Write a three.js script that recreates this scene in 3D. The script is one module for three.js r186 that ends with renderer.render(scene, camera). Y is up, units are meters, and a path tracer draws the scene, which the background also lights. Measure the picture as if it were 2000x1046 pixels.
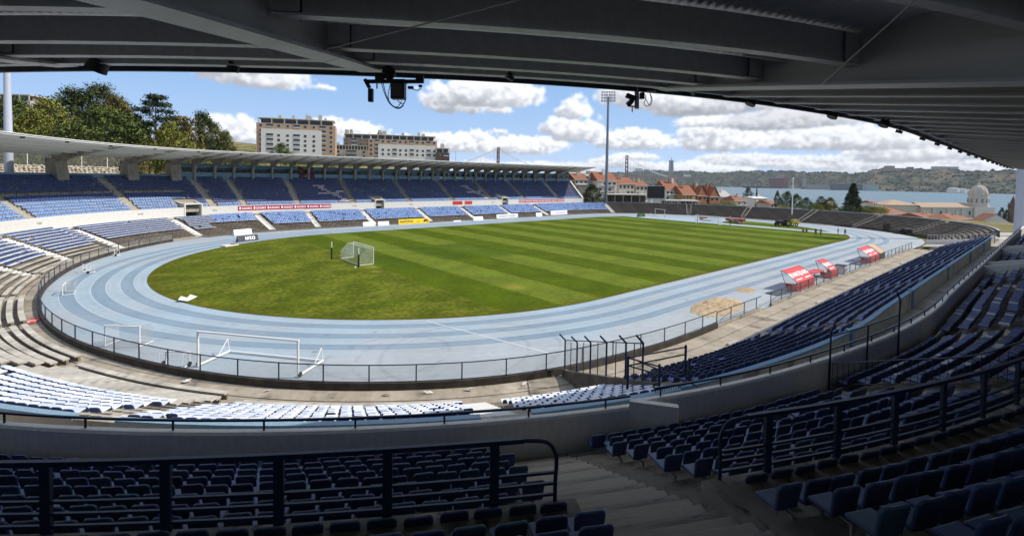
import * as THREE from 'three';
import { mergeGeometries, mergeVertices } from 'three/addons/utils/BufferGeometryUtils.js';
import { RoundedBoxGeometry } from 'three/addons/geometries/RoundedBoxGeometry.js';
import { MarchingCubes } from 'three/addons/objects/MarchingCubes.js';
import { createNoise2D, createNoise3D } from 'simplex-noise';

// ---------------------------------------------------------------- camera (survey frame: X along the pitch, Y across it, Z up; three.js x = X, y = Z, z = -Y)
const V = (X, Y, Z) => new THREE.Vector3(X, Z, -Y);
const EYE = [-81.85, -68.04, 12.52], YAW = 0.8649, PITCH = -0.0324, ROLL = 0.0147, FOCAL = 921.9;
const scene = new THREE.Scene();
const FW = new THREE.Vector3(Math.cos(YAW) * Math.cos(PITCH), Math.sin(PITCH), -Math.sin(YAW) * Math.cos(PITCH));
const R0 = new THREE.Vector3().crossVectors(FW, new THREE.Vector3(0, 1, 0)).normalize(), U0 = new THREE.Vector3().crossVectors(R0, FW);
const RT = R0.clone().multiplyScalar(Math.cos(ROLL)).addScaledVector(U0, Math.sin(ROLL));
const UP = U0.clone().multiplyScalar(Math.cos(ROLL)).addScaledVector(R0, -Math.sin(ROLL));
const camera = new THREE.PerspectiveCamera(2 * Math.atan(666 / FOCAL) * 180 / Math.PI, 2000 / 1332, 0.1, 20000);
camera.position.copy(V(...EYE));
camera.up.copy(UP);
camera.lookAt(camera.position.clone().add(FW));
camera.setViewOffset(2000, 1332, 0, 286, 2000, 1046);
camera.updateMatrixWorld();

const renderer = new THREE.WebGLRenderer({ antialias: true });
renderer.toneMapping = THREE.LinearToneMapping;
renderer.toneMappingExposure = 1.2;
renderer.shadowMap.enabled = true;

// ---------------------------------------------------------------- sun
const SUN_DIR = new THREE.Vector3(0.567, 0.70, 0.434).normalize();
const sun = new THREE.DirectionalLight(new THREE.Color().setRGB(1.0, 0.94, 0.85), 3.95);
sun.position.copy(SUN_DIR).multiplyScalar(300);
sun.castShadow = true;
sun.shadow.mapSize.set(4096, 4096);
Object.assign(sun.shadow.camera, { left: -220, right: 220, top: 220, bottom: -220, near: 10, far: 700 });
scene.add(sun, sun.target);

// ---------------------------------------------------------------- random numbers and noise
function rng(seed) { let s = seed | 0; return () => { s = (s + 0x6d2b79f5) | 0; let t = Math.imul(s ^ (s >>> 15), 1 | s); t = (t + Math.imul(t ^ (t >>> 7), 61 | t)) ^ t; return ((t ^ (t >>> 14)) >>> 0) / 4294967296; }; }
const n2 = createNoise2D(rng(11)), n3 = createNoise3D(rng(12));
const clamp = (x, a = 0, b = 1) => Math.min(b, Math.max(a, x)), mix = (a, b, k) => a + (b - a) * k, smooth = (a, b, x) => { const k = clamp((x - a) / (b - a)); return k * k * (3 - 2 * k); };
const fbm2 = (x, y, o = 4) => { let s = 0, a = 0.5; for (let i = 0; i < o; i++) { s += a * n2(x + i * 17.3, y - i * 9.1); x *= 2.03; y *= 2.03; a *= 0.5; } return s; };
const fbm3 = (x, y, z, o = 4) => { let s = 0, a = 0.5; for (let i = 0; i < o; i++) { s += a * n3(x + i * 7.7, y, z); x *= 2.05; y *= 2.05; z *= 2.05; a *= 0.5; } return s; };

// a point of the place seen at photograph position (px, py), at a given distance along the view axis
const at = (px, py, depth) => camera.position.clone().addScaledVector(FW, depth).addScaledVector(RT, (px - 1000) / FOCAL * depth).addScaledVector(UP, (380 - py) / FOCAL * depth);

// ---------------------------------------------------------------- sky: clear blue with fair-weather cumulus
{
  const W = 2048, H = 1024, data = new Float32Array(W * H * 4), r = rng(5);
  const clouds = [], deg = Math.PI / 180, yaw0 = Math.atan2(-FW.z, FW.x);   // azimuth measured clockwise from the view direction
  const S = 16.1;                                                          // units per degree
  const angles = (px, py) => { const d = at(px, py, 1).sub(camera.position).normalize(); let a = yaw0 - Math.atan2(-d.z, d.x); a = ((a + Math.PI * 3) % (Math.PI * 2)) - Math.PI; return [a / deg * S, Math.asin(d.y) / deg * S]; };
  const cloud = (x, y, rx, ry, dens = 1, grey = 0) => { const n = Math.max(1, Math.round(rx / ry * 0.8)); clouds.push({ x, y, rx, ry, dens, grey, id: r() * 100, lobes: Array.from({ length: n + 2 }, (_, i) => i ? [(r() * 2 - 1) * 0.62, (r() - 0.25) * 0.5, 0.35 + r() * 0.32, 0.5 + r() * 0.45] : [0, 0, 0.8, 0.62]) }); };
  const put = (px, py, w, h, d, g) => { const [x, y] = angles(px, py); cloud(x, y, w / 2, h / 2, d, g); };
  // the larger clouds of the view
  put(500, 152, 190, 70, 0.9, 0.25); put(945, 188, 270, 92, 1.1, 0.15); put(885, 205, 130, 60, 1.1, 0.4); put(1122, 218, 82, 62, 1.1); put(1125, 262, 130, 62, 1.1, 0.1);
  put(1290, 195, 190, 80, 0.9, 0.2); put(1400, 205, 240, 70, 1, 0.6); put(1520, 240, 220, 46, 1, 0.75); put(1640, 222, 230, 44, 1, 0.6); put(1380, 240, 120, 30, 0.8); put(975, 215, 60, 24, 0.7, 0.2);
  put(460, 262, 150, 60, 1.1); put(690, 260, 150, 50, 1.1); put(870, 282, 210, 56, 1.1); put(1010, 290, 200, 46, 1); put(975, 258, 28, 12, 0.8); put(1240, 280, 180, 46, 1.1);
  put(1410, 280, 180, 60, 1.15, 0.15); put(1550, 278, 200, 46, 1.1, 0.3); put(1710, 278, 230, 54, 1.1, 0.3); put(1830, 300, 200, 46, 1, 0.15); put(635, 172, 44, 12, 0.6);
  for (let i = 0; i < 44; i++) put(380 + i * 38 + r() * 24, 306 + r() * 32, 70 + r() * 70, 14 + r() * 15, 0.85 + r() * 0.3, r() * 0.35);
  // the same kind of sky all around
  for (let i = 0; i < 420; i++) { const el = 1 + Math.pow(r(), 1.7) * 62, az = -180 + r() * 360; if (Math.abs(az) < 56 && el < 16) continue; const w = (6 + r() * 12) * (0.5 + el / 40); cloud(az * S, el * S, w * S * 0.5, w * S * (0.1 + el / 260), 0.95, r() * 0.4); }
  const bin = new Map(), key = (i, j) => i * 4096 + j;
  for (const c of clouds) for (let i = Math.floor((c.x - c.rx * 1.3) / 64); i <= Math.floor((c.x + c.rx * 1.3) / 64); i++) for (let j = Math.floor((c.y - c.ry * 1.3) / 64); j <= Math.floor((c.y + c.ry * 1.6) / 64); j++) { const k = key(i + 1000, j + 1000); if (!bin.has(k)) bin.set(k, []); bin.get(k).push(c); }
  const shape = (c, x, y, z) => { let s = -1; const X = (x - c.x) / c.rx, Y = (y - c.y) / c.ry, Z = z / c.rx; for (const l of c.lobes) { const a = (X - l[0]) / l[2], b = (Y - l[1]) / (Y < l[1] ? l[3] * 0.75 : l[3] * 1.15), e = Z / l[2], v = 1 - a * a - b * b - e * e; if (v > s) s = v; } if (Y < -0.42) s -= (-0.42 - Y) * 5; return s; };
  const dens = (c, x, y, z, o) => { const s = shape(c, x, y, z); if (s < -0.75) return 0; const f = 1.5 / c.ry, v = s * 0.8 + fbm3(x * f * 0.75 + c.id, y * f, z * f * 0.75, o) * 1.25; return clamp(v * 2.2) * c.dens; };
  const sx = 0.72, sy = 0.69;                                              // the sun stands to the right of the view
  for (let j = 0; j < H; j++) {
    const el = ((j + 0.5) / H - 0.5) * 180;
    for (let i = 0; i < W; i++) {
      const phi = ((i + 0.5) / W - 0.5) * Math.PI * 2; let az = (phi + yaw0); az = ((az + Math.PI * 5) % (Math.PI * 2)) - Math.PI;
      const k = (j * W + i) * 4, e = Math.max(el, 0), h = Math.exp(-e / 9), g = Math.exp(-e / 30);
      let R = mix(0.07, 0.225, g) + 0.32 * h, G = mix(0.20, 0.47, g) + 0.22 * h, B = mix(0.50, 0.82, g) + 0.09 * h;
      if (el < 0) { R = 0.30; G = 0.31; B = 0.30; }
      else if (el < 70) {
        const x = az / deg * S, y = el * S, near = Math.abs(az) < 60 * deg && el < 18, list = bin.get(key(Math.floor(x / 64) + 1000, Math.floor(y / 64) + 1000));
        if (list) {
          let T = 1, cr = 0, cg = 0, cb = 0; const steps = near ? 12 : 5, oct = near ? 5 : 3;
          for (const c of list) {
            if (T < 0.03 || Math.abs(x - c.x) > c.rx * 1.3 || y < c.y - c.ry * 1.3 || y > c.y + c.ry * 1.6) continue;
            const dz = c.rx * 1.7 / steps, unit = c.ry * 0.34;
            for (let s = 0; s < steps && T > 0.03; s++) {
              const z = (s + 0.5) * dz - c.rx * 0.85, d = dens(c, x, y, z, oct);
              if (d < 0.01) continue;
              let tau = 0; for (let q = 1; q <= (near ? 4 : 2); q++) tau += dens(c, x + sx * unit * q * 0.8, y + sy * unit * q * 0.8, z, near ? 4 : 2);
              const lit = Math.exp(-tau * (near ? 0.62 : 1.1)) * (1 - 0.55 * c.grey), up = clamp((y - c.y) / c.ry * 0.5 + 0.5);
              const a = 1 - Math.exp(-d * dz / c.ry * 3.2), L = 0.72 * lit, A = mix(0.26, 0.42, up) * (1 - 0.25 * c.grey);
              cr += T * a * (A * 0.93 + L); cg += T * a * (A * 0.98 + L * 0.985); cb += T * a * (A * 1.12 + L * 0.96); T *= 1 - a;
            }
          }
          const hz = 0.25 * h; cr = mix(cr, (1 - T) * 0.74, hz); cg = mix(cg, (1 - T) * 0.79, hz); cb = mix(cb, (1 - T) * 0.88, hz);
          R = R * T + cr; G = G * T + cg; B = B * T + cb;
        }
      }
      data[k] = R; data[k + 1] = G; data[k + 2] = B; data[k + 3] = 1;
    }
  }
  const tex = new THREE.DataTexture(data, W, H, THREE.RGBAFormat, THREE.FloatType);
  tex.mapping = THREE.EquirectangularReflectionMapping; tex.magFilter = tex.minFilter = THREE.LinearFilter; tex.wrapS = THREE.RepeatWrapping; tex.needsUpdate = true;
  scene.background = tex; scene.environment = tex;
  scene.backgroundIntensity = 1; scene.environmentIntensity = 1;
}
// ---------------------------------------------------------------- helpers
const used = new Map();
const numbered = (name) => { const n = used.get(name) || 0; used.set(name, n + 1); return n ? `${name}_${String(n).padStart(3, '0')}` : name; };
function put(o, parent, name) { o.name = parent === scene ? numbered(name) : name; o.traverse((m) => { if (m.isMesh) { m.castShadow = true; m.receiveShadow = true; } }); parent.add(o); return o; }
function mesh(name, geo, mat, parent = scene) { if (Array.isArray(geo)) geo = merge(geo); return put(new THREE.Mesh(geo, mat), parent, name); }
function tag(o, label, category, group) { o.userData.label = label; o.userData.category = category; o.userData.kind = 'thing'; if (group) o.userData.group = group; return o; }
function thing(name, label, category, group) { return tag(put(new THREE.Group(), scene, name), label, category, group); }
function structure(name, geo, mat, label) { const m = mesh(name, geo, mat); m.userData.kind = 'structure'; m.userData.label = label; return m; }
function merge(list) { const all = list.map((g) => { const h = g.index ? g.toNonIndexed() : g; for (const k of Object.keys(h.attributes)) if (!['position', 'normal', 'uv'].includes(k)) h.deleteAttribute(k); if (!h.attributes.uv) h.setAttribute('uv', new THREE.BufferAttribute(new Float32Array(h.attributes.position.count * 2), 2)); return h; }); return mergeGeometries(all); }
const M4 = (p, q, s) => new THREE.Matrix4().compose(p, q || new THREE.Quaternion(), s || new THREE.Vector3(1, 1, 1));
function box(w, h, d, x = 0, y = 0, z = 0, ry = 0) { const g = new THREE.BoxGeometry(w, h, d); uvBox(g, w, h, d); if (ry) g.rotateY(ry); return g.translate(x, y, z); }
function uvBox(g, w, h, d) { const u = g.attributes.uv, n = g.attributes.normal; for (let i = 0; i < u.count; i++) { const ax = Math.abs(n.getX(i)) > 0.5, ay = Math.abs(n.getY(i)) > 0.5; u.setXY(i, u.getX(i) * (ax ? d : w), u.getY(i) * (ay ? d : h)); } }
// a bar of rectangular section between two points (three.js coordinates)
function bar(a, b, w, h = w, up = new THREE.Vector3(0, 1, 0)) {
  const d = b.clone().sub(a), L = d.length(), g = new THREE.BoxGeometry(w, h, L); uvBox(g, w, h, L);
  const z = d.normalize(), x = new THREE.Vector3().crossVectors(Math.abs(z.dot(up)) > 0.99 ? new THREE.Vector3(1, 0, 0) : up, z).normalize(), y = new THREE.Vector3().crossVectors(z, x);
  return g.applyMatrix4(new THREE.Matrix4().makeBasis(x, y, z)).translate((a.x + b.x) / 2, (a.y + b.y) / 2, (a.z + b.z) / 2);
}
function rod(a, b, r, r2 = r, seg = 8) { const d = b.clone().sub(a), L = d.length(), g = new THREE.CylinderGeometry(r2, r, L, seg); return g.applyQuaternion(new THREE.Quaternion().setFromUnitVectors(new THREE.Vector3(0, 1, 0), d.normalize())).translate((a.x + b.x) / 2, (a.y + b.y) / 2, (a.z + b.z) / 2); }
function tube(pts, r, seg = 24, rad = 6) { return new THREE.TubeGeometry(new THREE.CatmullRomCurve3(pts), seg, r, rad); }
// quads / polygons from point lists
function poly(faces) { const pos = [], uv = []; for (const f of faces) { const a = f[0], n = new THREE.Vector3().crossVectors(f[1].clone().sub(a), f[2].clone().sub(a)).normalize(), ex = f[1].clone().sub(a).normalize(), ey = new THREE.Vector3().crossVectors(n, ex); for (let i = 1; i < f.length - 1; i++) for (const p of [a, f[i], f[i + 1]]) { pos.push(p.x, p.y, p.z); const d = p.clone().sub(a); uv.push(d.dot(ex), d.dot(ey)); } } const g = new THREE.BufferGeometry(); g.setAttribute('position', new THREE.Float32BufferAttribute(pos, 3)); g.setAttribute('uv', new THREE.Float32BufferAttribute(uv, 2)); g.computeVertexNormals(); return g; }

// ---------------------------------------------------------------- textures: tileable noise maps
function tex(size, fn, repeat = 1, srgb = true) {
  const d = new Uint8Array(size * size * 4), c = [0, 0, 0];
  for (let j = 0; j < size; j++) for (let i = 0; i < size; i++) { fn(i / size, j / size, c); const k = (j * size + i) * 4; for (let q = 0; q < 3; q++) d[k + q] = clamp(c[q]) * 255; d[k + 3] = 255; }
  const t = new THREE.DataTexture(d, size, size); t.wrapS = t.wrapT = THREE.RepeatWrapping; t.magFilter = THREE.LinearFilter; t.minFilter = THREE.LinearMipmapLinearFilter; t.generateMipmaps = true; if (srgb) t.colorSpace = THREE.SRGBColorSpace; t.repeat.set(repeat, repeat); t.needsUpdate = true; return t;
}
// noise that repeats over the unit square
const tn = (u, v, f, s = 0) => { const a = u * Math.PI * 2, b = v * Math.PI * 2, q = f / (Math.PI * 2); return 0.5 * n3(Math.cos(a) * q + s, Math.sin(a) * q, Math.cos(b) * q + s) + 0.5 * n3(Math.sin(b) * q - s, Math.cos(a) * q, Math.sin(a) * q + s * 2); };
const tf = (u, v, f, o = 4, s = 0) => { let r = 0, a = 0.55; for (let i = 0; i < o; i++) { r += a * tn(u, v, f, s + i * 3.1); f *= 2.1; a *= 0.55; } return r; };
const lin = (r, g, b) => new THREE.Color().setRGB(r, g, b);
const std = (color, rough = 0.8, extra = {}) => new THREE.MeshStandardMaterial({ color, roughness: rough, side: THREE.DoubleSide, ...extra });
const matte = (color, extra = {}) => new THREE.MeshPhysicalMaterial({ color, roughness: 1, specularIntensity: 0.12, side: THREE.DoubleSide, ...extra });
const greyTex = (size, rep, lo, hi, f, spots = 0, s = 0) => tex(size, (u, v, c) => { let k = tf(u, v, f, 5, s) * 0.5 + 0.5; k = mix(lo, hi, clamp(k)); if (spots) { const p = tf(u, v, f * 3, 3, s + 9); if (p > 0.28) k *= 1 - spots * clamp((p - 0.28) * 4); } c[0] = c[1] = c[2] = k; }, rep);
const concreteMap = greyTex(512, 0.12, 0.72, 1.0, 5, 0.35, 1), stainMap = greyTex(512, 0.16, 0.45, 1.0, 6, 0.5, 4), fineMap = greyTex(256, 0.5, 0.86, 1.0, 8, 0, 7);
const walkMap = tex(1024, (u, v, c) => { const a = tf(u, v, 4, 6, 61) * 0.5 + 0.5, b = tf(u, v, 26, 4, 67), d = tf(u, v, 9, 4, 71); let k = mix(0.62, 1.0, clamp(a)) * (1 + b * 0.14); if (d > 0.2) k *= 1 - 0.3 * clamp((d - 0.2) * 3); c[0] = k; c[1] = k * (0.985 + 0.015 * a); c[2] = k * (0.95 + 0.05 * a); }, 0.043);
const grainBump = tex(256, (u, v, c) => { c[0] = c[1] = c[2] = 0.5 + 0.4 * tf(u, v, 24, 3, 2); }, 0.8, false);
const MAT = {
  concrete: std(lin(0.56, 0.51, 0.435), 0.92, { map: walkMap, bumpMap: grainBump, bumpScale: 0.01 }),
  stairWorn: std(lin(0.62, 0.57, 0.49), 0.92, { map: stainMap, bumpMap: grainBump, bumpScale: 0.01 }),
  benchStep: std(lin(0.30, 0.26, 0.21), 0.95, { map: walkMap }),  // concrete darkened to carry the shadow gaps behind the benches
  benchSlab: std(lin(0.70, 0.66, 0.59), 0.9, { map: walkMap }),  // concrete made paler for the sunlit bench tops
  walk: std(lin(0.54, 0.475, 0.385), 0.92, { map: walkMap, bumpMap: grainBump, bumpScale: 0.012 }),
  paleConcrete: std(lin(0.62, 0.58, 0.51), 0.9, { map: walkMap, bumpMap: grainBump, bumpScale: 0.006 }),
  oldConcrete: std(lin(0.23, 0.19, 0.15), 0.95, { map: stainMap, bumpMap: grainBump, bumpScale: 0.012 }),
  darkConcrete: std(lin(0.47, 0.42, 0.35), 0.95, { map: stainMap, bumpMap: grainBump, bumpScale: 0.012 }),
  mossWall: std(lin(0.10, 0.085, 0.07), 0.95, { map: stainMap }),
  whitePaint: std(lin(0.78, 0.76, 0.72), 0.75, { map: fineMap }),
  greyPaint: std(lin(0.62, 0.59, 0.57), 0.8, { map: concreteMap }),
  bluePaint: std(lin(0.13, 0.27, 0.42), 0.6, { map: fineMap }),
  paleBlue: std(lin(0.24, 0.38, 0.50), 0.6, { map: fineMap }),
  navySteel: std(lin(0.012, 0.022, 0.055), 0.45, { metalness: 0.1 }),
  blackSteel: std(lin(0.012, 0.013, 0.018), 0.5),
  greySteel: std(lin(0.36, 0.37, 0.37), 0.5, { map: fineMap, metalness: 0.15 }),
  darkSteel: std(lin(0.62, 0.63, 0.64), 0.55, { map: fineMap, metalness: 0.1 }),
  roofSteel: std(lin(0.82, 0.815, 0.80), 0.42, { map: concreteMap, metalness: 0.1 }),
  sheet: std(lin(0.72, 0.72, 0.72), 0.5, { metalness: 0.2 }),
  palePole: std(lin(0.50, 0.53, 0.62), 0.5, { map: fineMap }),
  greyPole: std(lin(0.16, 0.20, 0.24), 0.5),
  whiteTube: std(lin(0.80, 0.80, 0.78), 0.4),
  black: std(lin(0.012, 0.012, 0.014), 0.5),
  rubber: std(lin(0.02, 0.02, 0.02), 0.9),
  red: std(lin(0.55, 0.035, 0.035), 0.4),
  glass: std(lin(0.02, 0.03, 0.04), 0.08, { metalness: 0.0 }),
  darkIn: std(lin(0.02, 0.02, 0.022), 0.8),
  tile: std(lin(0.42, 0.15, 0.075), 0.85, { map: greyTex(256, 0.25, 0.6, 1.0, 14, 0.2, 21) }),
  brick: std(lin(0.50, 0.35, 0.235), 0.85, { map: fineMap }),
  cream: std(lin(0.66, 0.60, 0.50), 0.85, { map: concreteMap }),
  stone: std(lin(0.74, 0.66, 0.54), 0.9, { map: concreteMap }),
  sand: std(lin(0.66, 0.50, 0.31), 0.95, { map: concreteMap, bumpMap: grainBump, bumpScale: 0.05 }),
  trunk: std(lin(0.09, 0.065, 0.045), 0.95),
};
// chain-link mesh: wires with open diamonds
const linkAlpha = (() => { const n = 64, d = new Uint8Array(n * n * 4); for (let j = 0; j < n; j++) for (let i = 0; i < n; i++) { const a = Math.abs(((i + j) % n) / n - 0.5), b = Math.abs((((i - j) % n) + n) % n / n - 0.5), w = Math.max(a, b) > 0.44 ? 255 : 0; d.set([w, w, w, 255], (j * n + i) * 4); } const t = new THREE.DataTexture(d, n, n); t.wrapS = t.wrapT = THREE.RepeatWrapping; t.magFilter = THREE.LinearFilter; t.repeat.set(11, 11); t.needsUpdate = true; return t; })();
const chainLink = std(lin(0.30, 0.31, 0.30), 0.6, { alphaMap: linkAlpha, transparent: true });
const netAlpha = linkAlpha.clone(); netAlpha.repeat.set(8, 8); netAlpha.needsUpdate = true;
const goalNet = std(lin(0.75, 0.75, 0.72), 0.9, { alphaMap: netAlpha, transparent: true });
const greyNet = std(lin(0.45, 0.45, 0.43), 0.9, { alphaMap: netAlpha, transparent: true });

// ---------------------------------------------------------------- plan of the bowl: t runs round it (degrees in the two bends, metres on the two straights), d is the distance out from the fence line
const A = 42.195, STRAIGHT = 2 * A, RS = 48.9;
const TH = [0, 10, 20, 27, 36, 44, 51, 58, 64, 69, 75, 84, 90], RR = [45.1, 45.3, 46.2, 47, 48, 49.2, 50.1, 50.6, 50.8, 50.6, 49.9, 49.2, 48.9];
function rf(deg) { const a = Math.min(Math.abs(deg), 90); let s = 0, w = 0; for (let k = -3; k <= 3; k++) { let q = Math.min(Math.abs(a + k * 1.6), 90), i = 0; while (i < TH.length - 2 && q > TH[i + 1]) i++; const g = Math.exp(-k * k / 4); s += g * mix(RR[i], RR[i + 1], (q - TH[i]) / (TH[i + 1] - TH[i])); w += g; } return s / w; }
// t in [-90, 90]: near bend; below -90: right straight; 90..174: left straight; 174.39.. and under -174.39: far bend
function P(t, d) {
  if (t >= -90 && t <= 90) { const r = rf(t) + d, a = t * Math.PI / 180; return [-A - r * Math.cos(a), r * Math.sin(a)]; }
  if (t > 90 && t <= 90 + STRAIGHT) return [-A + (t - 90), RS + d];
  if (t < -90 && t >= -90 - STRAIGHT) return [-A + (-90 - t), -RS - d];
  const a = t > 0 ? 90 - (t - 90 - STRAIGHT) : -90 - (t + 90 + STRAIGHT), r = rf(a) + d, q = a * Math.PI / 180;
  return [A + r * Math.cos(q), r * Math.sin(q)];
}
const FAR = (a) => 90 + STRAIGHT + (90 - a);                     // far-bend angle a (90 = left end, -90 = right end) as t
function NRM(t) { if (t >= -90 && t <= 90) { const a = t * Math.PI / 180; return [-Math.cos(a), Math.sin(a)]; } if (t > 90 && t <= 90 + STRAIGHT) return [0, 1]; if (t < -90 && t >= -90 - STRAIGHT) return [0, -1]; const a = (t > 0 ? 90 - (t - 90 - STRAIGHT) : -90 - (t + 90 + STRAIGHT)) * Math.PI / 180; return [Math.cos(a), Math.sin(a)]; }
const PV = (t, d, z) => { const [x, y] = P(t, d); return V(x, y, z); };
// t values spaced evenly in metres along the curve at distance d
function walk(t0, t1, d, step) { const out = [t0], dir = Math.sign(t1 - t0); let acc = 0, p = P(t0, d), t = t0; while ((t1 - t) * dir > 0) { t += dir * 0.05; const q = P(t, d); acc += Math.hypot(q[0] - p[0], q[1] - p[1]); p = q; if (acc >= step) { out.push(t); acc -= step; } } return out; }
// a section (list of [d, z]) swept from t0 to t1; closed sections get end caps
function sweep(t0, t1, prof, step = 1.5, closed = false, vary) {
  let ts = walk(t0, t1, prof[0][0], step); if (Math.abs(ts[ts.length - 1] - t1) > 0.02) ts.push(t1);
  const seg = closed ? prof.length : prof.length - 1, pos = [], uv = [], idx = []; let L = 0; const us = ts.map((t, i) => { if (i) { const a = P(ts[i - 1], prof[0][0]), b = P(t, prof[0][0]); L += Math.hypot(a[0] - b[0], a[1] - b[1]); } return L; });
  let v = 0;
  for (let s = 0; s < seg; s++) {
    const a = prof[s], b = prof[(s + 1) % prof.length], base = pos.length / 3, len = Math.hypot(b[0] - a[0], b[1] - a[1]);
    ts.forEach((t, i) => { for (const [k, q] of [[0, a], [1, b]]) { const p = P(t, q[0]), z = q[1] + (vary ? vary(t, q) : 0); pos.push(p[0], z, -p[1]); uv.push(us[i], v + k * len); } });
    for (let i = 0; i < ts.length - 1; i++) { const k = base + i * 2; idx.push(k, k + 2, k + 1, k + 1, k + 2, k + 3); }
    v += len;
  }
  if (closed) for (const [t, u] of [[t0, 0], [t1, L]]) { const base = pos.length / 3; prof.forEach((q) => { const p = P(t, q[0]); pos.push(p[0], q[1], -p[1]); uv.push(q[0], q[1]); }); const tri = THREE.ShapeUtils.triangulateShape(prof.map((q) => new THREE.Vector2(q[0], q[1])), []); for (const f of tri) idx.push(base + f[0], base + f[1], base + f[2]); }
  const g = new THREE.BufferGeometry(); g.setAttribute('position', new THREE.Float32BufferAttribute(pos, 3)); g.setAttribute('uv', new THREE.Float32BufferAttribute(uv, 2)); g.setIndex(idx); g.computeVertexNormals(); return g;
}
const rect = (d0, d1, z0, z1) => [[d0, z0], [d0, z1], [d1, z1], [d1, z0]];
// lettering and flat print
function print(w, h, draw, px = 512) { const c = document.createElement('canvas'); c.width = px; c.height = Math.max(16, Math.round(px * h / w)); const x = c.getContext('2d'); draw(x, c.width, c.height); const t = new THREE.CanvasTexture(c); t.colorSpace = THREE.SRGBColorSpace; return std(0xffffff, 0.55, { map: t }); }
const unitUV = (g) => g;
// ---------------------------------------------------------------- ground, pitch, track
const bowlOff = (X, Y) => { if (Math.abs(X) > A) { const x = Math.abs(X) - A; return Math.hypot(x, Y) - rf(Math.atan2(Y, x) * 180 / Math.PI); } return Math.abs(Y) - RS; };
function land(X, Y) {
  const o = bowlOff(X, Y); if (o < 13) return -0.35;
  const k = smooth(13, 30, o);
  let z = -0.35;
  z += k * smooth(70, 240, Y) * 14 * (1 - smooth(40, 260, X)) + k * smooth(25, 34, o) * (Y > 0 ? 9.5 : 0) * (1 - smooth(30, 90, X));
  z += smooth(250, 480, Y) * 22 * (1 - smooth(20, 160, X));
  z -= smooth(95, 640, X) * 24.5 + smooth(640, 900, X) * 12;
  z += k * fbm2(X * 0.012, Y * 0.012, 3) * 1.5;
  return z;
}
{
  const xs = [], ys = []; for (let x = -420; x < 120; x += 9) xs.push(x); for (let x = 120; x <= 1100; x += 28) xs.push(x);
  for (let y = -1200; y < -160; y += 65) ys.push(y); for (let y = -160; y < 320; y += 9) ys.push(y); for (let y = 320; y <= 1500; y += 70) ys.push(y);
  const pos = [], uv = [], idx = []; for (const y of ys) for (const x of xs) { pos.push(x, land(x, y), -y); uv.push(x, y); }
  const w = xs.length; for (let j = 0; j < ys.length - 1; j++) for (let i = 0; i < w - 1; i++) { const k = j * w + i; idx.push(k, k + 1, k + w, k + 1, k + w + 1, k + w); }
  const g = new THREE.BufferGeometry(); g.setAttribute('position', new THREE.Float32BufferAttribute(pos, 3)); g.setAttribute('uv', new THREE.Float32BufferAttribute(uv, 2)); g.setIndex(idx); g.computeVertexNormals();
  const m = tex(512, (u, v, c) => { const k = tf(u, v, 5, 5, 31) * 0.5 + 0.5, q = tf(u, v, 11, 4, 37); c[0] = mix(0.40, 0.62, k); c[1] = mix(0.38, 0.55, k); c[2] = mix(0.25, 0.40, k); if (q > 0) { const s = clamp(q * 4); c[0] = mix(c[0], 0.25, s); c[1] = mix(c[1], 0.31, s); c[2] = mix(c[2], 0.13, s); } }, 0.01);
  structure('ground', g, matte(0xffffff, { map: m }), 'dry hillside ground falling towards the river');
}
const oval = (r, x0 = A) => { const s = new THREE.Shape(); s.absarc(-A, 0, r, Math.PI / 2, Math.PI * 1.5, false); s.absarc(A, 0, r, -Math.PI / 2, Math.PI / 2, false); return s; };
function flat(shape, z, segs = 96, uvf) { const g = new THREE.ShapeGeometry(shape, segs), p = g.attributes.position, u = g.attributes.uv; for (let i = 0; i < p.count; i++) { const [a, b] = uvf(p.getX(i), p.getY(i)); u.setXY(i, a, b); } return g.rotateX(-Math.PI / 2).translate(0, z, 0); }
const trackUV = (x, y) => [(x + 95) / 190, (y + 62) / 124], pitchUV = (x, y) => [(x + 80) / 160, (y + 38) / 76];
function worldTex(W, H, fn) { const d = new Uint8Array(W * H * 4), c = [0, 0, 0]; for (let j = 0; j < H; j++) for (let i = 0; i < W; i++) { fn((i + 0.5) / W, (j + 0.5) / H, c); const k = (j * W + i) * 4; for (let q = 0; q < 3; q++) d[k + q] = clamp(c[q]) * 255; d[k + 3] = 255; } const t = new THREE.DataTexture(d, W, H); t.magFilter = THREE.LinearFilter; t.minFilter = THREE.LinearMipmapLinearFilter; t.generateMipmaps = true; t.colorSpace = THREE.SRGBColorSpace; t.needsUpdate = true; return t; }
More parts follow.
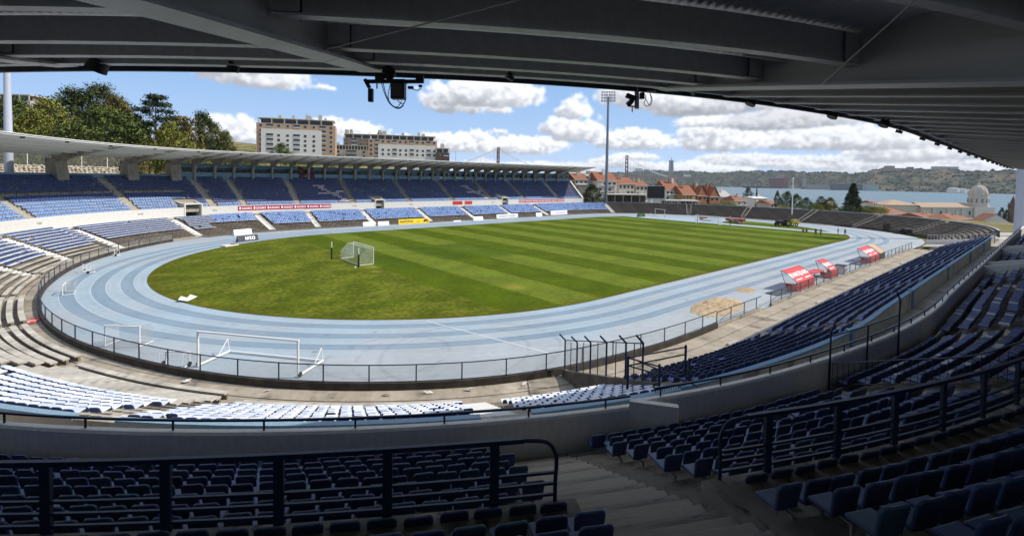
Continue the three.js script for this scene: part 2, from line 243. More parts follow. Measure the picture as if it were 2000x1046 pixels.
{
  // track: pale blue running surface, the outer apron worn to grey; alternate lanes darker
  const rubber = (lane) => worldTex(lane ? 1024 : 2048, lane ? 512 : 1280, (u, v, c) => {
    const X = u * 190 - 95, Y = v * 124 - 62, o = Math.abs(X) > A ? Math.hypot(Math.abs(X) - A, Y) : Math.abs(Y), n = fbm2(X * 0.09, Y * 0.09, 4), f = fbm2(X * 0.9, Y * 0.9, 3);
    let worn = smooth(-0.5, 0.6, fbm2(X * 0.035 + 9, Y * 0.06, 3) + smooth(42.5, 46, o) * 0.5 + smooth(-70, -20, X) * smooth(8, -30, Y) * 0.75 - 0.25);
    const str = fbm2(X * 0.05, o * 1.6, 3);
    worn = clamp(worn + str * 0.25) * (lane ? 0.65 : 1);
    const b = lane ? [0.485, 0.56, 0.62] : [0.585, 0.655, 0.70], w = lane ? [0.535, 0.58, 0.62] : [0.625, 0.65, 0.67], k = 1 + n * 0.05 + f * 0.035 + str * 0.04;
    for (let q = 0; q < 3; q++) c[q] = mix(b[q], w[q], worn) * k;
    const spot = fbm2(X * 0.35 + 40, Y * 0.35, 3); if (spot > 0.5) for (let q = 0; q < 3; q++) c[q] *= 1 - (spot - 0.5) * 0.6;
    // tyre marks on the apron of the near bend
    for (const [cx, cy, r] of [[-63.5, -39.5, 5.2], [-61.5, -40.2, 5.6], [-67, -37.5, 3.6]]) { const q = Math.abs(Math.hypot((X - cx) * 0.8, Y - cy) - r); if (q < 0.14 && fbm2(X * 0.3, Y * 0.3 + 5, 2) > -0.2) for (let z = 0; z < 3; z++) c[z] *= 0.95; }
  });
  const s = new THREE.Shape(); const ring = []; for (let t = -90 - STRAIGHT; t <= 90 + STRAIGHT; t += 1.5) ring.push(P(t, 0)); for (let a = 88; a >= -88; a -= 1.5) ring.push(P(FAR(a), 0)); s.setFromPoints(ring.map((p) => new THREE.Vector2(p[0], p[1])));
  const base = matte(0xffffff, { map: rubber(0), specularIntensity: 0.4 });
  structure('running_track', flat(s, 0, 12, trackUV), base, 'pale blue rubber running track worn grey on its outer apron');
  const dark = matte(0xffffff, { map: rubber(1), specularIntensity: 0.4 });
  for (const k of [1, 3, 5]) { const sh = oval(36.5 + 1.22 * (k + 1)); sh.holes.push(oval(36.5 + 1.22 * k)); structure('track_lane', flat(sh, 0.004, 90, trackUV), dark, 'darker blue lane of the running track'); }
  const line = std(lin(0.52, 0.57, 0.60), 0.8);
  for (let k = 1; k <= 6; k++) { const r = 36.5 + 1.22 * k, sh = oval(r + 0.022); sh.holes.push(oval(r - 0.022)); structure('lane_line', flat(sh, 0.008, 90, trackUV), line, 'thin white line between two lanes of the track'); }
  const finish = new THREE.Shape([[-60.9, -32.0], [-60.8, -31.9], [-57.6, -44.6], [-57.75, -44.65]].map((p) => new THREE.Vector2(...p))); structure('finish_line', flat(finish, 0.012, 1, trackUV), line, 'white line painted across the lanes of the near bend');
  const start = new THREE.Shape([[-33.5, -37.5], [-33.4, -37.5], [-30.9, -44], [-31, -44]].map((p) => new THREE.Vector2(...p))); structure('finish_line', flat(start, 0.012, 1, trackUV), line, 'white line painted across the lanes near the sand heap');

  // pitch: mown in bands across its width, rough and yellowed behind the near goal
  const grass = worldTex(2048, 1024, (u, v, c) => {
    const X = u * 160 - 80, Y = v * 76 - 38, mown = smooth(-54.2, -53.4, X + fbm2(Y * 0.1, 3, 2) * 0.6), band = Math.floor((X + 53.6) / 5.9), e = ((X + 53.6) / 5.9 - band), light = ((band % 2) + 2) % 2 === 1;
    const n = fbm2(X * 0.16, Y * 0.16, 4), f = fbm2(X * 1.1, Y * 1.1, 3), g = n2(X * 4.1, Y * 4.1) * 0.5 + n2(X * 9.3, Y * 9.3) * 0.5, soft = smooth(0, 0.05, e) * smooth(1, 0.95, e);
    let r = mix(0.385, light ? 0.465 : 0.36, soft), gr = mix(0.45, light ? 0.53 : 0.435, soft), b = mix(0.11, light ? 0.19 : 0.075, soft);
    // rough grass with yellow tufts behind the goal
    const dry = smooth(-0.6, 0.9, fbm2(X * 0.13 + 3, Y * 0.2, 5) + f * 0.7 + g * 0.35), R = [mix(0.355, 0.50, dry), mix(0.415, 0.52, dry), mix(0.10, 0.19, dry)];
    r = mix(R[0], r, mown); gr = mix(R[1], gr, mown); b = mix(R[2], b, mown);
    // re-turfed goal areas: darker, bluer grass with square outlines
    for (const [x0, x1, y0, y1] of [[-43, -37.5, -7, 9], [-36, -29, -9, 8], [34, 46, -3, 10], [-52, -48, -9, 4]]) { const q = smooth(x0 - 0.4, x0 + 0.4, X + f * 0.5) * smooth(x1 + 0.4, x1 - 0.4, X + f * 0.5) * smooth(y0 - 1, y0 + 1, Y + f) * smooth(y1 + 1, y1 - 1, Y + f) * 0.55; r = mix(r, 0.30, q); gr = mix(gr, 0.385, q); b = mix(b, 0.10, q); }
    for (const [x, y, w] of [[-54.2, -5.6, 1.7], [-55, -9, 1.2], [-46, -27, 1.8]]) { const q = smooth(w, 0, Math.hypot(X - x, (Y - y) * 0.8) + f * 0.9) * 0.8; r = mix(r, 0.66, q); gr = mix(gr, 0.63, q); b = mix(b, 0.30, q); }
    const arc = Math.abs(Math.hypot(X + 74, Y - 6) - 13); if (arc < 0.5 && X > -72) { r *= 1.05; gr *= 1.05; b *= 1.15; }
    const edge = smooth(2.2, 0.2, 36.5 - (Math.abs(X) > A ? Math.hypot(Math.abs(X) - A, Y) : Math.abs(Y)) + f); r = mix(r, 0.40, edge * 0.6); gr = mix(gr, 0.40, edge * 0.6); b = mix(b, 0.13, edge * 0.6);
    const k = 1 + n * 0.12 + f * 0.13 + g * 0.16; c[0] = r * k * 1.0; c[1] = gr * k; c[2] = b * k;
  });
  const turf = matte(lin(0.62, 0.61, 0.53), { map: grass, bumpMap: grainBump, bumpScale: 0.03 });
  const sh = new THREE.Shape(); sh.absarc(-A, 0, 36.5, Math.PI / 2, Math.PI * 1.5, false); sh.absarc(A, 0, 36.5, -Math.PI / 2, -1.153, false); sh.absarc(A, 0, 36.5, 1.153, Math.PI / 2, false);
  structure('pitch', flat(sh, 0.03, 90, pitchUV), turf, 'football pitch mown in light and dark green bands');
  const seg = new THREE.Shape(); seg.absarc(A, 0, 34.5, -0.98, 0.06, false); seg.lineTo(62.5, 2); seg.lineTo(61.5, -28.6);
  structure('grass_segment', flat(seg, 0.03, 40, pitchUV), turf, 'small green segment of grass beyond the far goal');
  structure('concourse', sweep(-90 - STRAIGHT + 4, 60, [[0.12, 0.02], [1.45, 0.03], [1.45, -0.05], [1.55, -0.05], [1.55, 0.03], [3.1, 0.05]], 1.5), MAT.walk, 'stained concrete walkway outside the track fence');
  structure('concourse', sweep(60, 90 + STRAIGHT + 118, [[-1.0, 0.012], [3.1, 0.05]], 1.5), MAT.oldConcrete, 'narrow concrete strip below the terraces across the pitch');
}
// ---------------------------------------------------------------- seats
const seatPan = (() => { const g = new RoundedBoxGeometry(0.405, 0.07, 0.40, 2, 0.03); const p = g.attributes.position; for (let i = 0; i < p.count; i++) { const x = p.getX(i), z = p.getZ(i); p.setY(i, p.getY(i) + 0.35 + 0.5 * x * x + (z < 0 ? 0.06 * z : 0)); } g.translate(0, 0, -0.06); g.computeVertexNormals(); return g; })();   // faces -z (towards the pitch)
const seatBack = (() => { const s = new THREE.Shape(); const w = 0.198, h = 0.40, r = 0.11; s.moveTo(-w + 0.02, 0); s.lineTo(w - 0.02, 0); s.lineTo(w, h - r); s.quadraticCurveTo(w, h, w - r, h); s.lineTo(-w + r, h); s.quadraticCurveTo(-w, h, -w, h - r); s.lineTo(-w + 0.02, 0); const g = new THREE.ExtrudeGeometry(s, { depth: 0.022, bevelEnabled: true, bevelSize: 0.012, bevelThickness: 0.012, bevelSegments: 2, curveSegments: 5 }); const p = g.attributes.position; for (let i = 0; i < p.count; i++) { const x = p.getX(i); p.setZ(i, p.getZ(i) - 1.1 * x * x); } g.rotateX(0.22); g.translate(0, 0.36, 0.13); g.computeVertexNormals(); return g; })();
const seatBracket = merge([box(0.05, 0.16, 0.04, 0, 0.22, 0.24), box(0.30, 0.03, 0.05, 0, 0.30, 0.0), box(0.05, 0.03, 0.36, 0, 0.30, 0.06)]);
const simplePan = (() => { const g = new THREE.BoxGeometry(0.43, 0.06, 0.40, 1, 1, 1); return g.translate(0, 0.36, -0.06); })();
const simpleBack = (() => { const s = new THREE.Shape(); s.moveTo(-0.2, 0); s.lineTo(0.2, 0); s.lineTo(0.215, 0.32); s.lineTo(0.14, 0.4); s.lineTo(-0.14, 0.4); s.lineTo(-0.215, 0.32); const g = new THREE.ExtrudeGeometry(s, { depth: 0.035, bevelEnabled: false }); g.rotateX(0.22); return g.translate(0, 0.36, 0.13); })();
const plastic = (r, g, b, rough = 0.5) => std(lin(r, g, b), rough);
const SEAT = { navy: plastic(0.028, 0.05, 0.15), navy2: plastic(0.034, 0.064, 0.18), navy3: plastic(0.03, 0.075, 0.14), navy4: plastic(0.045, 0.07, 0.16), navy5: plastic(0.024, 0.04, 0.12) };
const rest = [];   // seats beyond the nearest three hundred: {m, pan, back}
const near = [];
function seatRow(t0, t1, d, z, opt) {                 // opt: gaps [[t, metres]], spacing, pan, back, print
  const r = rng(Math.round(t0 * 31 + d * 977)), ts = walk(t0, t1, d, opt.spacing || 0.52);
  ts.forEach((t, i) => {
    const p = P(t, d); for (const [g, w] of opt.gaps || []) { const q = P(g, d); if (Math.hypot(p[0] - q[0], p[1] - q[1]) < w / 2 + 0.24) return; }
    if (opt.skip && opt.skip(t, d)) return;
    const n = NRM(t), yaw = Math.atan2(n[0], -n[1]) + (r() - 0.5) * 0.07, m = M4(V(p[0], p[1], z), new THREE.Quaternion().setFromEuler(new THREE.Euler((r() - 0.5) * 0.05, yaw, (r() - 0.5) * 0.04, 'YXZ')));
    if (r() < 0.012) return;
    const dist = Math.hypot(p[0] - EYE[0], p[1] - EYE[1]), s = { m, t, d, z, i, row: opt.row, block: opt.block, low: typeof opt.low === 'function' ? opt.low(t) : !!opt.low, dist, k: r(), pan: opt.pan(t, d, r()), back: opt.back(t, d, r()) };
    (opt.near ? near : rest).push(s);
  });
}
// ---------------------------------------------------------------- terraces
const LOW = { d0: 3.05, pitch: 0.8, rise: 0.325, n: 10 };
const lowZ = (k) => 0.36 + LOW.rise * k, opZ = (k) => 0.34 + 0.29 * k, lowD = (k) => LOW.d0 + LOW.pitch * k;
const UPR = { d0: 14.85, pitch: 0.75, rise: 0.32, n: 9 }, upZ = (k) => 4.4 + UPR.rise * k, upD = (k) => UPR.d0 + UPR.pitch * k;
const TOP = { d0: 22.6, pitch: 0.75, rise: 0.33 }, topZ = (k) => 7.55 + TOP.rise * k, topD = (k) => TOP.d0 + TOP.pitch * (k - 1);
function stepRow(parent, t0, t1, d, d1, z, drop, mat, step = 1.5) { return mesh('terrace_step', sweep(t0, t1, [[d, z - drop], [d, z - 0.025], [d + 0.025, z], [d1 + 0.01, z], [d1 + 0.01, z - drop]], step, true), mat, parent); }
function aisle(parent, t, w, rows, mat, name = 'aisle_stair') {          // two stair steps to each row
  const g = []; for (const [d, d1, z, rise] of rows) for (let s = 0; s < 2; s++) { const a = d + (d1 - d) * s / 2 - (s ? 0 : 0.02), b = d1 + 0.01, top = z - rise / 2 + (s ? rise / 2 : 0) + 0.012, c = P(t, (a + b) / 2), n = NRM(t); if (!s) g.push(box(w, 0.3, b - a, 0, 0, 0).applyMatrix4(M4(V(c[0], c[1], top - 0.15 + rise / 2 * 0 ), new THREE.Quaternion().setFromEuler(new THREE.Euler(0, Math.atan2(n[0], -n[1]), 0))))); else g.push(box(w, 0.3, b - a, 0, 0, 0).applyMatrix4(M4(V(c[0], c[1], top - 0.15), new THREE.Quaternion().setFromEuler(new THREE.Euler(0, Math.atan2(n[0], -n[1]), 0))))); }
  return mesh(name, g, mat, parent);
}
const lowRows = (f = lowZ) => Array.from({ length: LOW.n }, (_, i) => [lowD(i) - 0.42, lowD(i) + 0.40, f(i), f(1) - f(0)]);
const toneFrom = (list) => (t, d, k) => list[Math.floor(k * list.length) % list.length];
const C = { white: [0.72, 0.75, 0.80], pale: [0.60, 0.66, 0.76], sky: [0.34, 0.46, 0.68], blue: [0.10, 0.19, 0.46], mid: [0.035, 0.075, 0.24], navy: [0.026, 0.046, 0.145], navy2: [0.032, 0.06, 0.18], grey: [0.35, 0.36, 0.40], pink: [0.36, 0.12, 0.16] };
const LOWAISLES = [-62.5, -48.7, -33, -17, -1.5, 14, 27.5, 41.7, 60.9, 77.8].map((t) => [t, 1.5]);
const STRAISLES = [89.4, 104, 121.3, 137.2, 153.3, 169.2].map((t) => [t, 1.4]);
// --- the near end: open terrace round the bend, faded seats with sunlight painted into their pans, above bare benches
{
  const o = thing('near_end_terrace', 'curved open terrace with pale seats around the near bend', 'terrace');
  for (let k = 0; k < LOW.n; k++) stepRow(o, -69.6, 38, lowD(k), lowD(k + 1), lowZ(k), LOW.rise + 0.1, k < 5 ? MAT.benchStep : MAT.paleConcrete);
  for (let k = 0; k < 6; k++) for (const [a, b] of [[-61.6, -49.6], [-47.8, -33.8], [-32.2, -17.8], [-16.2, -2.3], [-0.7, 13.2], [14.8, 26.7], [28.3, 38]]) if (k < (a > -33 && a < 10 ? 6 : a > -48 && a < -33 ? 4 : 2)) mesh('bench', sweep(a, b, rect(lowD(k) + 0.08, lowD(k) + 0.5, lowZ(k) + 0.28, lowZ(k) + 0.37), 1.5, true), MAT.benchSlab, o);
  for (const [a, b, ds] of [[-47.6, -33.9, [1.8, 2.45]], [-32.1, -17.9, [1.1, 1.75, 2.4]], [-16.1, -2.4, [1.0, 1.7, 2.4]], [-0.6, 13.1, [1.7, 2.4]], [14.9, 26.6, [1.8, 2.45]]]) for (const d of ds) { mesh('bench', sweep(a, b, rect(d, d + 0.38, 0.36, 0.45), 1.5, true), MAT.benchSlab, o); mesh('bench_riser', sweep(a, b, rect(d + 0.05, d + 0.2, 0, 0.36), 1.5, true), MAT.benchStep, o); }
  mesh('back_wall', sweep(-69.6, 38, rect(11.1, 11.3, 2.4, 3.78), 1.5, true), MAT.paleConcrete, o);
  for (const [a, b] of [[-69.6, -63.4], [-61.6, -49.7], [-48.1, -33.8], [-32.2, 38]]) mesh('wall_cap', sweep(a, b, rect(11.05, 11.34, 3.76, 3.88), 1.5, true), MAT.paleBlue, o);
  for (const [t] of LOWAISLES.slice(0, 7)) aisle(o, t, 1.5, lowRows(), MAT.whitePaint);
  for (let k = 2; k < LOW.n; k++) seatRow(-69.2, 38, lowD(k) + 0.34, lowZ(k), { gaps: LOWAISLES, spacing: 0.54, pan: toneFrom([C.white, C.white, C.pale]), back: (t, d, q) => q < 0.8 ? C.navy2 : C.mid, row: k, low: true, skip: (t, d) => (k < 3 && t < -61.5) || (k < 3 && t > -48.7 && t < -33) || (t > -33 && t < 8 && k < 5) });  // sun glare on faded pans and shaded backs put into seat colours
}
// --- passage between the tiers and the front wall of the upper tier
const main = thing('main_stand', 'shaded roofed grandstand of navy seats in the foreground', 'grandstand');
for (const [a, b] of [[-69.6, -90 - 79]]) for (let k = 0; k < LOW.n; k++) stepRow(main, a, b, lowD(k), lowD(k + 1), lowZ(k), LOW.rise + 0.1, k < 2 ? MAT.concrete : MAT.paleConcrete);
mesh('back_wall', sweep(-69.6, -90 - 79, rect(11.1, 11.3, 2.4, 3.84), 1.5, true), MAT.paleConcrete, main);
mesh('wall_cap', sweep(-69.6, -90 - 79, rect(11.05, 11.34, 3.82, 3.94), 1.5, true), MAT.bluePaint, main);
mesh('end_wall', sweep(-90 - 79, -90 - 79.3, [[2.6, -0.2], [2.6, 0.5], [11.4, 4.1], [11.4, -0.2]], 0.3, true), MAT.paleConcrete, main);
mesh('passage_floor', sweep(-30, -90 - 84, [[11.3, 2.5], [14.4, 2.5]], 2), MAT.concrete, main);
// blue door posts in the back wall
for (const t of [-83.5, -100, -118, -136, -152]) mesh('wall_post', sweep(t, t - 0.5, rect(11.02, 11.42, 2.5, 4.0), 0.5, true), MAT.bluePaint, main);
mesh('parapet_wall', sweep(-30, -65.6, [[14.35, 2.4], [14.35, 5.36], [14.42, 5.42], [14.6, 5.42], [14.66, 5.36], [14.66, 4.2]], 1.2), MAT.whitePaint, main);
mesh('parapet_wall', sweep(-65.62, -90 - 84, [[14.35, 2.4], [14.35, 5.5], [14.42, 5.56], [14.6, 5.56], [14.66, 5.5], [14.66, 4.2]], 1.2), MAT.whitePaint, main);
const MAINSTAIR = [-62.5, 1.6], CUT = [[-36, -61.62], [-63.42, -90 - 84]], onStair = (t) => t > -63.58 && t < -61.46, UPAISLES = [MAINSTAIR, [-73.2, 1.5], [-84, 1.4], [-101, 1.4], [-117, 1.4], [-133, 1.4], [-149, 1.4]];
for (const [a, b] of CUT) {
  for (let k = 0; k < UPR.n; k++) stepRow(main, a, b, upD(k), k === UPR.n - 1 ? 21.08 : upD(k + 1) - 0.01, upZ(k), UPR.rise + 0.4, MAT.darkConcrete, 1.2);
  mesh('walkway', sweep(a, b, [[21.1, 6.3], [21.1, 7.5], [21.14, 7.55], [22.58, 7.55], [22.58, 6.3]], 1.2, true), MAT.darkConcrete, main);
  for (let k = 1; k <= 20; k++) stepRow(main, a, b, topD(k), topD(k + 1) - 0.01, topZ(k), TOP.rise + 0.4, MAT.darkConcrete, 1.2);  // unseen upper rows continued to catch sun and bounce it forward
}
// main stair: each step by itself
{
  for (let k = 0; k < 38; k++) { const a = 14.72 + k * 0.375, z = 4.28 + k * 0.1665, c = P(-62.52, a + 0.2), n = NRM(-62.52); mesh('stair_step', new RoundedBoxGeometry((rf(-62.5) + a) * 0.0322, 0.4, 0.42, 1, 0.015).applyMatrix4(M4(V(c[0], c[1], z - 0.2), new THREE.Quaternion().setFromEuler(new THREE.Euler(0, Math.atan2(n[0], -n[1]), 0)))), k % 3 ? MAT.concrete : MAT.stairWorn, main); }
}
for (const [t, w] of UPAISLES.slice(1)) { aisle(main, t, w, Array.from({ length: UPR.n }, (_, k) => [upD(k) - 0.38, upD(k) + 0.38, upZ(k), UPR.rise]), MAT.concrete); aisle(main, t, w, Array.from({ length: 8 }, (_, k) => [topD(k + 1) - 0.38, topD(k + 1) + 0.38, topZ(k + 1), TOP.rise]), MAT.concrete); }
for (const t of [-86.6, -107, -125.5, -146]) aisle(main, t, 1.4, lowRows(), MAT.paleConcrete);
// access stair blocks (vomitories) of the upper tier
for (const t of [-109, -127]) for (const [g, m] of [[sweep(t, t - 0.25, [[14.3, 4], [14.3, 5.4], [18.2, 6.35], [18.2, 4]], 0.25, true), MAT.whitePaint], [sweep(t - 3.2, t - 3.45, [[14.3, 4], [14.3, 5.4], [18.2, 6.35], [18.2, 4]], 0.25, true), MAT.whitePaint], [sweep(t + 0.01, t - 3.46, rect(18.2, 18.4, 4, 6.4), 1, true), MAT.whitePaint]]) mesh('stairwell_wall', g, m, main);
const vomit = (t, d) => (t < -108.7 && t > -112.9 && d < 19) || (t < -126.7 && t > -130.9 && d < 19);
const navyPan = toneFrom([C.navy, C.navy2, C.navy]), navyBack = toneFrom([C.navy, C.navy, C.navy2]);
for (let k = 2; k < LOW.n; k++) seatRow(-71.2, -90 - 78.6, lowD(k) + 0.34, lowZ(k), { gaps: [[-86.6, 1.4], [-107, 1.4], [-125.5, 1.4], [-146, 1.4]], spacing: 0.52, pan: (t, d, q) => q < 0.5 ? C.mid : C.navy2, back: navyBack, row: k });
for (let k = 0; k < UPR.n; k++) seatRow(-40, -90 - 82, upD(k) + 0.36, upZ(k), { gaps: UPAISLES, spacing: 0.5, pan: (t, d, q) => t < -112 && t > -122 && k % 3 === 1 ? (q < 0.5 ? C.pink : C.navy2) : t < -75 && q < 0.1 ? C.grey : q < 0.5 ? C.navy2 : C.navy, back: navyBack, row: k, near: true, skip: (t, d) => vomit(t, d) || onStair(t) || (t < -63 && t > -63.95), block: 'low' });
for (let k = 0; k <= 8; k++) seatRow(-44, -90 - 82, k ? topD(k) + 0.36 : 22.3, topZ(k), { gaps: UPAISLES, spacing: 0.5, pan: navyPan, back: navyBack, row: k, near: true, block: 'top', skip: (t, d) => { if (onStair(t)) return true; const p = P(t, d); return Math.hypot(p[0] - EYE[0], p[1] - EYE[1]) < 3.4; } });
// --- the stand across the pitch
const opp = thing('opposite_stand', 'long roofed grandstand of blue seats across the pitch', 'grandstand');
const L0 = 8, L1 = FAR(69), LS1 = FAR(60);
for (let k = 0; k < LOW.n; k++) stepRow(opp, 38, LS1, lowD(k), lowD(k + 1), opZ(k), 0.39, MAT.oldConcrete, 2);
mesh('back_wall', sweep(38, LS1, rect(11.1, 11.3, 2.2, 3.34), 2, true), MAT.paleConcrete, opp);
for (const [a, b] of [[38, 41], [42.4, 60.2], [61.6, 77.2], [78.6, 88.8], [90.2, 103.3], [104.7, 120.6], [122, 136.5], [137.9, 152.6], [154, 168.5], [169.9, LS1]]) mesh('wall_cap', sweep(a, b, rect(11.05, 11.34, 3.32, 3.5), 2, true), MAT.paleBlue, opp);
for (const [t, w] of [...LOWAISLES.slice(7), ...STRAISLES, [LS1 - 0.8, 1.6]]) aisle(opp, t, w, lowRows(opZ), MAT.whitePaint);
for (let k = 2; k < LOW.n; k++) seatRow(38.5, LS1 - 2, lowD(k) + 0.34, opZ(k), { gaps: [...LOWAISLES, ...STRAISLES], spacing: 0.54, row: k, pan: (t, d, q) => t < 68 ? (q < 0.85 ? C.white : C.pale) : (q < 0.5 ? C.pale : C.white), low: (tt) => tt < 68, back: (t, d, q) => t < 68 ? C.navy2 : (q < 0.07 ? C.navy2 : q < 0.6 ? [0.11, 0.21, 0.46] : [0.17, 0.28, 0.54]), skip: (t) => (k < 5 && t > 66 && t < 77.5) || (k < 3 && t < 60) });  // navy backs draw the shadows between rows, pale pans the sunlight
// white front wall of its upper tier, the stairwells, steps and seats
for (const [a, b] of [[L0, 65.2], [68.4, 109.4], [112.2, 157.4], [160.2, L1]]) mesh('front_wall', sweep(a, b, [[14.1, 2.2], [14.1, 5.2], [14.4, 5.2], [14.4, 4.2]], 2), MAT.whitePaint, opp);
mesh('passage_floor', sweep(L0, L1, [[11.3, 2.3], [14.1, 2.3]], 2), MAT.whitePaint, opp);
for (const t of [65.2, 109.4, 157.4]) { const w = t < 70 ? 3.2 : 2.8; for (const s of [0, w]) mesh('stairwell_wall', sweep(t + s, t + s + 0.22, [[14.0, 2.2], [14.0, 5.8], [17.4, 6.6], [17.4, 4]], 0.25, true), MAT.whitePaint, opp); mesh('stairwell_lintel', sweep(t, t + w + 0.2, rect(14.0, 17.6, 5.8, 6.05), 1, true), MAT.whitePaint, opp); mesh('stairwell_floor', sweep(t, t + w, [[14.2, 2.5], [15.5, 2.5], [15.5, 3.1], [16.5, 3.1], [16.5, 3.8], [17.5, 3.8]], 1), MAT.oldConcrete, opp); mesh('stairwell_back', sweep(t, t + w, rect(17.45, 17.6, 3, 5.6), 1, true), MAT.oldConcrete, opp); }
const oz = (k) => 4.75 + 0.51 * k, od = (k) => 14.5 + 0.82 * k, ON = 14;
for (let k = 0; k < ON; k++) stepRow(opp, L0, L1, od(k), od(k + 1), oz(k), 0.62, MAT.concrete, 2);
const OPA = [[22, 1.5], [38.9, 1.5], [57, 1.5], [71.2, 1.4], [77.3, 1.2], [88.5, 1.3], [103.3, 1.3], [121.1, 1.3], [137.2, 1.3], [153.3, 1.3], [169.2, 1.3], [FAR(79), 1.3]];
for (const [t, w] of OPA) aisle(opp, t, w, Array.from({ length: ON }, (_, k) => [od(k) - 0.41, od(k) + 0.41, oz(k), 0.52]), MAT.paleConcrete);
// the club crosses picked out in pale and red seats
const cross = (t, k) => { for (const c of [98.5, 149.3]) { const u = (t - c) / 1.1, v = k - 5.2; if (Math.abs(v) < 4.6 && Math.abs(u) < 4 && (Math.abs(u + v * 0.75) < 0.7 || (Math.abs(v - u * 0.2) < 0.55 && Math.abs(u) < 3.4) || ((Math.abs(v) > 3.7) && Math.abs(u + v * 0.75) < 1.8))) return 1; } return 0; };
for (let k = 0; k < ON; k++) seatRow(L0, L1 - 0.5, od(k) + 0.36, oz(k), { gaps: OPA, spacing: 0.54, row: k, pan: (t, d, q) => cross(t, k) ? (q < 0.6 ? [0.62, 0.55, 0.58] : [0.40, 0.10, 0.12]) : (k < (t < 68 ? 5 : 2)) ? (q < 0.6 ? C.sky : C.pale) : q < 0.5 ? [0.038, 0.075, 0.24] : [0.03, 0.062, 0.2], back: (t, d, q) => cross(t, k) ? [0.55, 0.45, 0.5] : (k < (t < 68 ? 5 : 2)) ? [0.16, 0.27, 0.52] : q < 0.6 ? [0.035, 0.07, 0.225] : [0.028, 0.055, 0.18], skip: (t, d) => (k === 7 && t < 68) || (k < 4 && [65.2, 109.4, 157.4].some((s) => t > s - 0.5 && t < s + 3.6)) });  // lowest rows coloured pale where sun reaches under the roof
mesh('cross_rail', sweep(L0, 68, rect(od(7) + 0.3, od(7) + 0.34, oz(7) + 0.9, oz(7) + 0.95), 2, true), MAT.navySteel, opp);
for (const t of walk(L0, 68, 20.5, 2)) mesh('rail_post', rod(PV(t, od(7) + 0.32, oz(7)), PV(t, od(7) + 0.32, oz(7) + 0.92), 0.04), MAT.navySteel, opp);
mesh('rear_wall', sweep(L0, 68, [[26.0, 11.5], [26.0, 12.5], [26.4, 12.5], [26.4, 9]], 2), MAT.paleBlue, opp);
mesh('rear_walk', sweep(L0, L1, [[25.98, 11.4], [30, 11.4]], 2), MAT.oldConcrete, opp);
// glazed press gallery behind the upper tier
{
  const a = 69.5, b = L1;
  mesh('gallery_wall', sweep(a, b, rect(26.0, 26.2, 11.3, 13.2), 2, true), MAT.paleBlue, opp);
  mesh('gallery_fascia', sweep(a, b, rect(26.4, 26.6, 14.35, 15.3), 2, true), MAT.bluePaint, opp);
  mesh('gallery_back', sweep(a, b, rect(29.0, 29.2, 11.3, 15.2), 2, true), MAT.cream, opp);
  mesh('gallery_ceiling', sweep(a, b, [[26.5, 15.02], [29.1, 15.02]], 2), MAT.cream, opp);
  mesh('end_wall', sweep(b, b + 0.5, [[14.1, 2.2], [14.1, 5.5], [26.4, 12.6], [26.4, 2.2]], 0.3, true), MAT.whitePaint, opp);
  const ts = walk(a + 1, b - 0.5, 26.5, 1.6), r = rng(3);
  ts.forEach((t, i) => { if (i + 1 < ts.length && i % 3) mesh('window_pane', sweep(t, ts[i + 1] - 0.08, rect(26.5, 26.52, 13.2, 14.35), 1.6, true), MAT.glass, opp); if (i % 3 === 1) mesh('window_mullion', sweep(t - 0.05, t + 0.05, rect(26.42, 26.58, 13.2, 14.35), 0.2, true), r() < 0.4 ? MAT.whitePaint : MAT.darkSteel, opp); });
  // signs hung on the gallery
  const sign = (t, w, z, h, txt, bg, fg, d = 25.97) => { const p = P(t, d), n = NRM(t), m = print(w, h, (x, W, H) => { x.fillStyle = bg; x.fillRect(0, 0, W, H); x.fillStyle = fg; x.font = `bold ${H * 0.6}px sans-serif`; x.textAlign = 'center'; x.textBaseline = 'middle'; x.fillText(txt, W / 2, H / 2); }, 256); const o = mesh('gallery_sign', new THREE.BoxGeometry(w, h, 0.06), m, scene); o.position.copy(V(p[0], p[1], z)); o.rotation.y = Math.atan2(n[0], -n[1]) + Math.PI; return o; };
  tag(sign(93.5, 4.2, 14.8, 1.1, 'KIA', '#5a1020', '#d8c0c8', 26.3), 'dark red sign on the gallery fascia across the pitch', 'sign', 'signs on the gallery');
  tag(sign(93.8, 4.4, 12.6, 1.2, 'KIA', '#6a1224', '#e0c8d0'), 'dark red sign on the gallery front wall below the fascia sign', 'sign', 'signs on the gallery');
  tag(sign(140, 3, 12.75, 0.9, 'ROLEAR', '#9fb6c6', '#ffffff'), 'pale sign with white letters on the blue gallery front', 'sign', 'signs on the gallery');
  tag(sign(146.5, 5.4, 12.75, 0.9, 'BDCON', '#8fa8ba', '#ffffff'), 'wide pale lettered sign on the blue gallery front', 'sign', 'signs on the gallery');
  tag(sign(162, 6, 12.75, 0.9, 'BELENENSES', '#143a7a', '#7fa0d8'), 'blue lettered sign on the gallery front near its far end', 'sign', 'signs on the gallery');
}
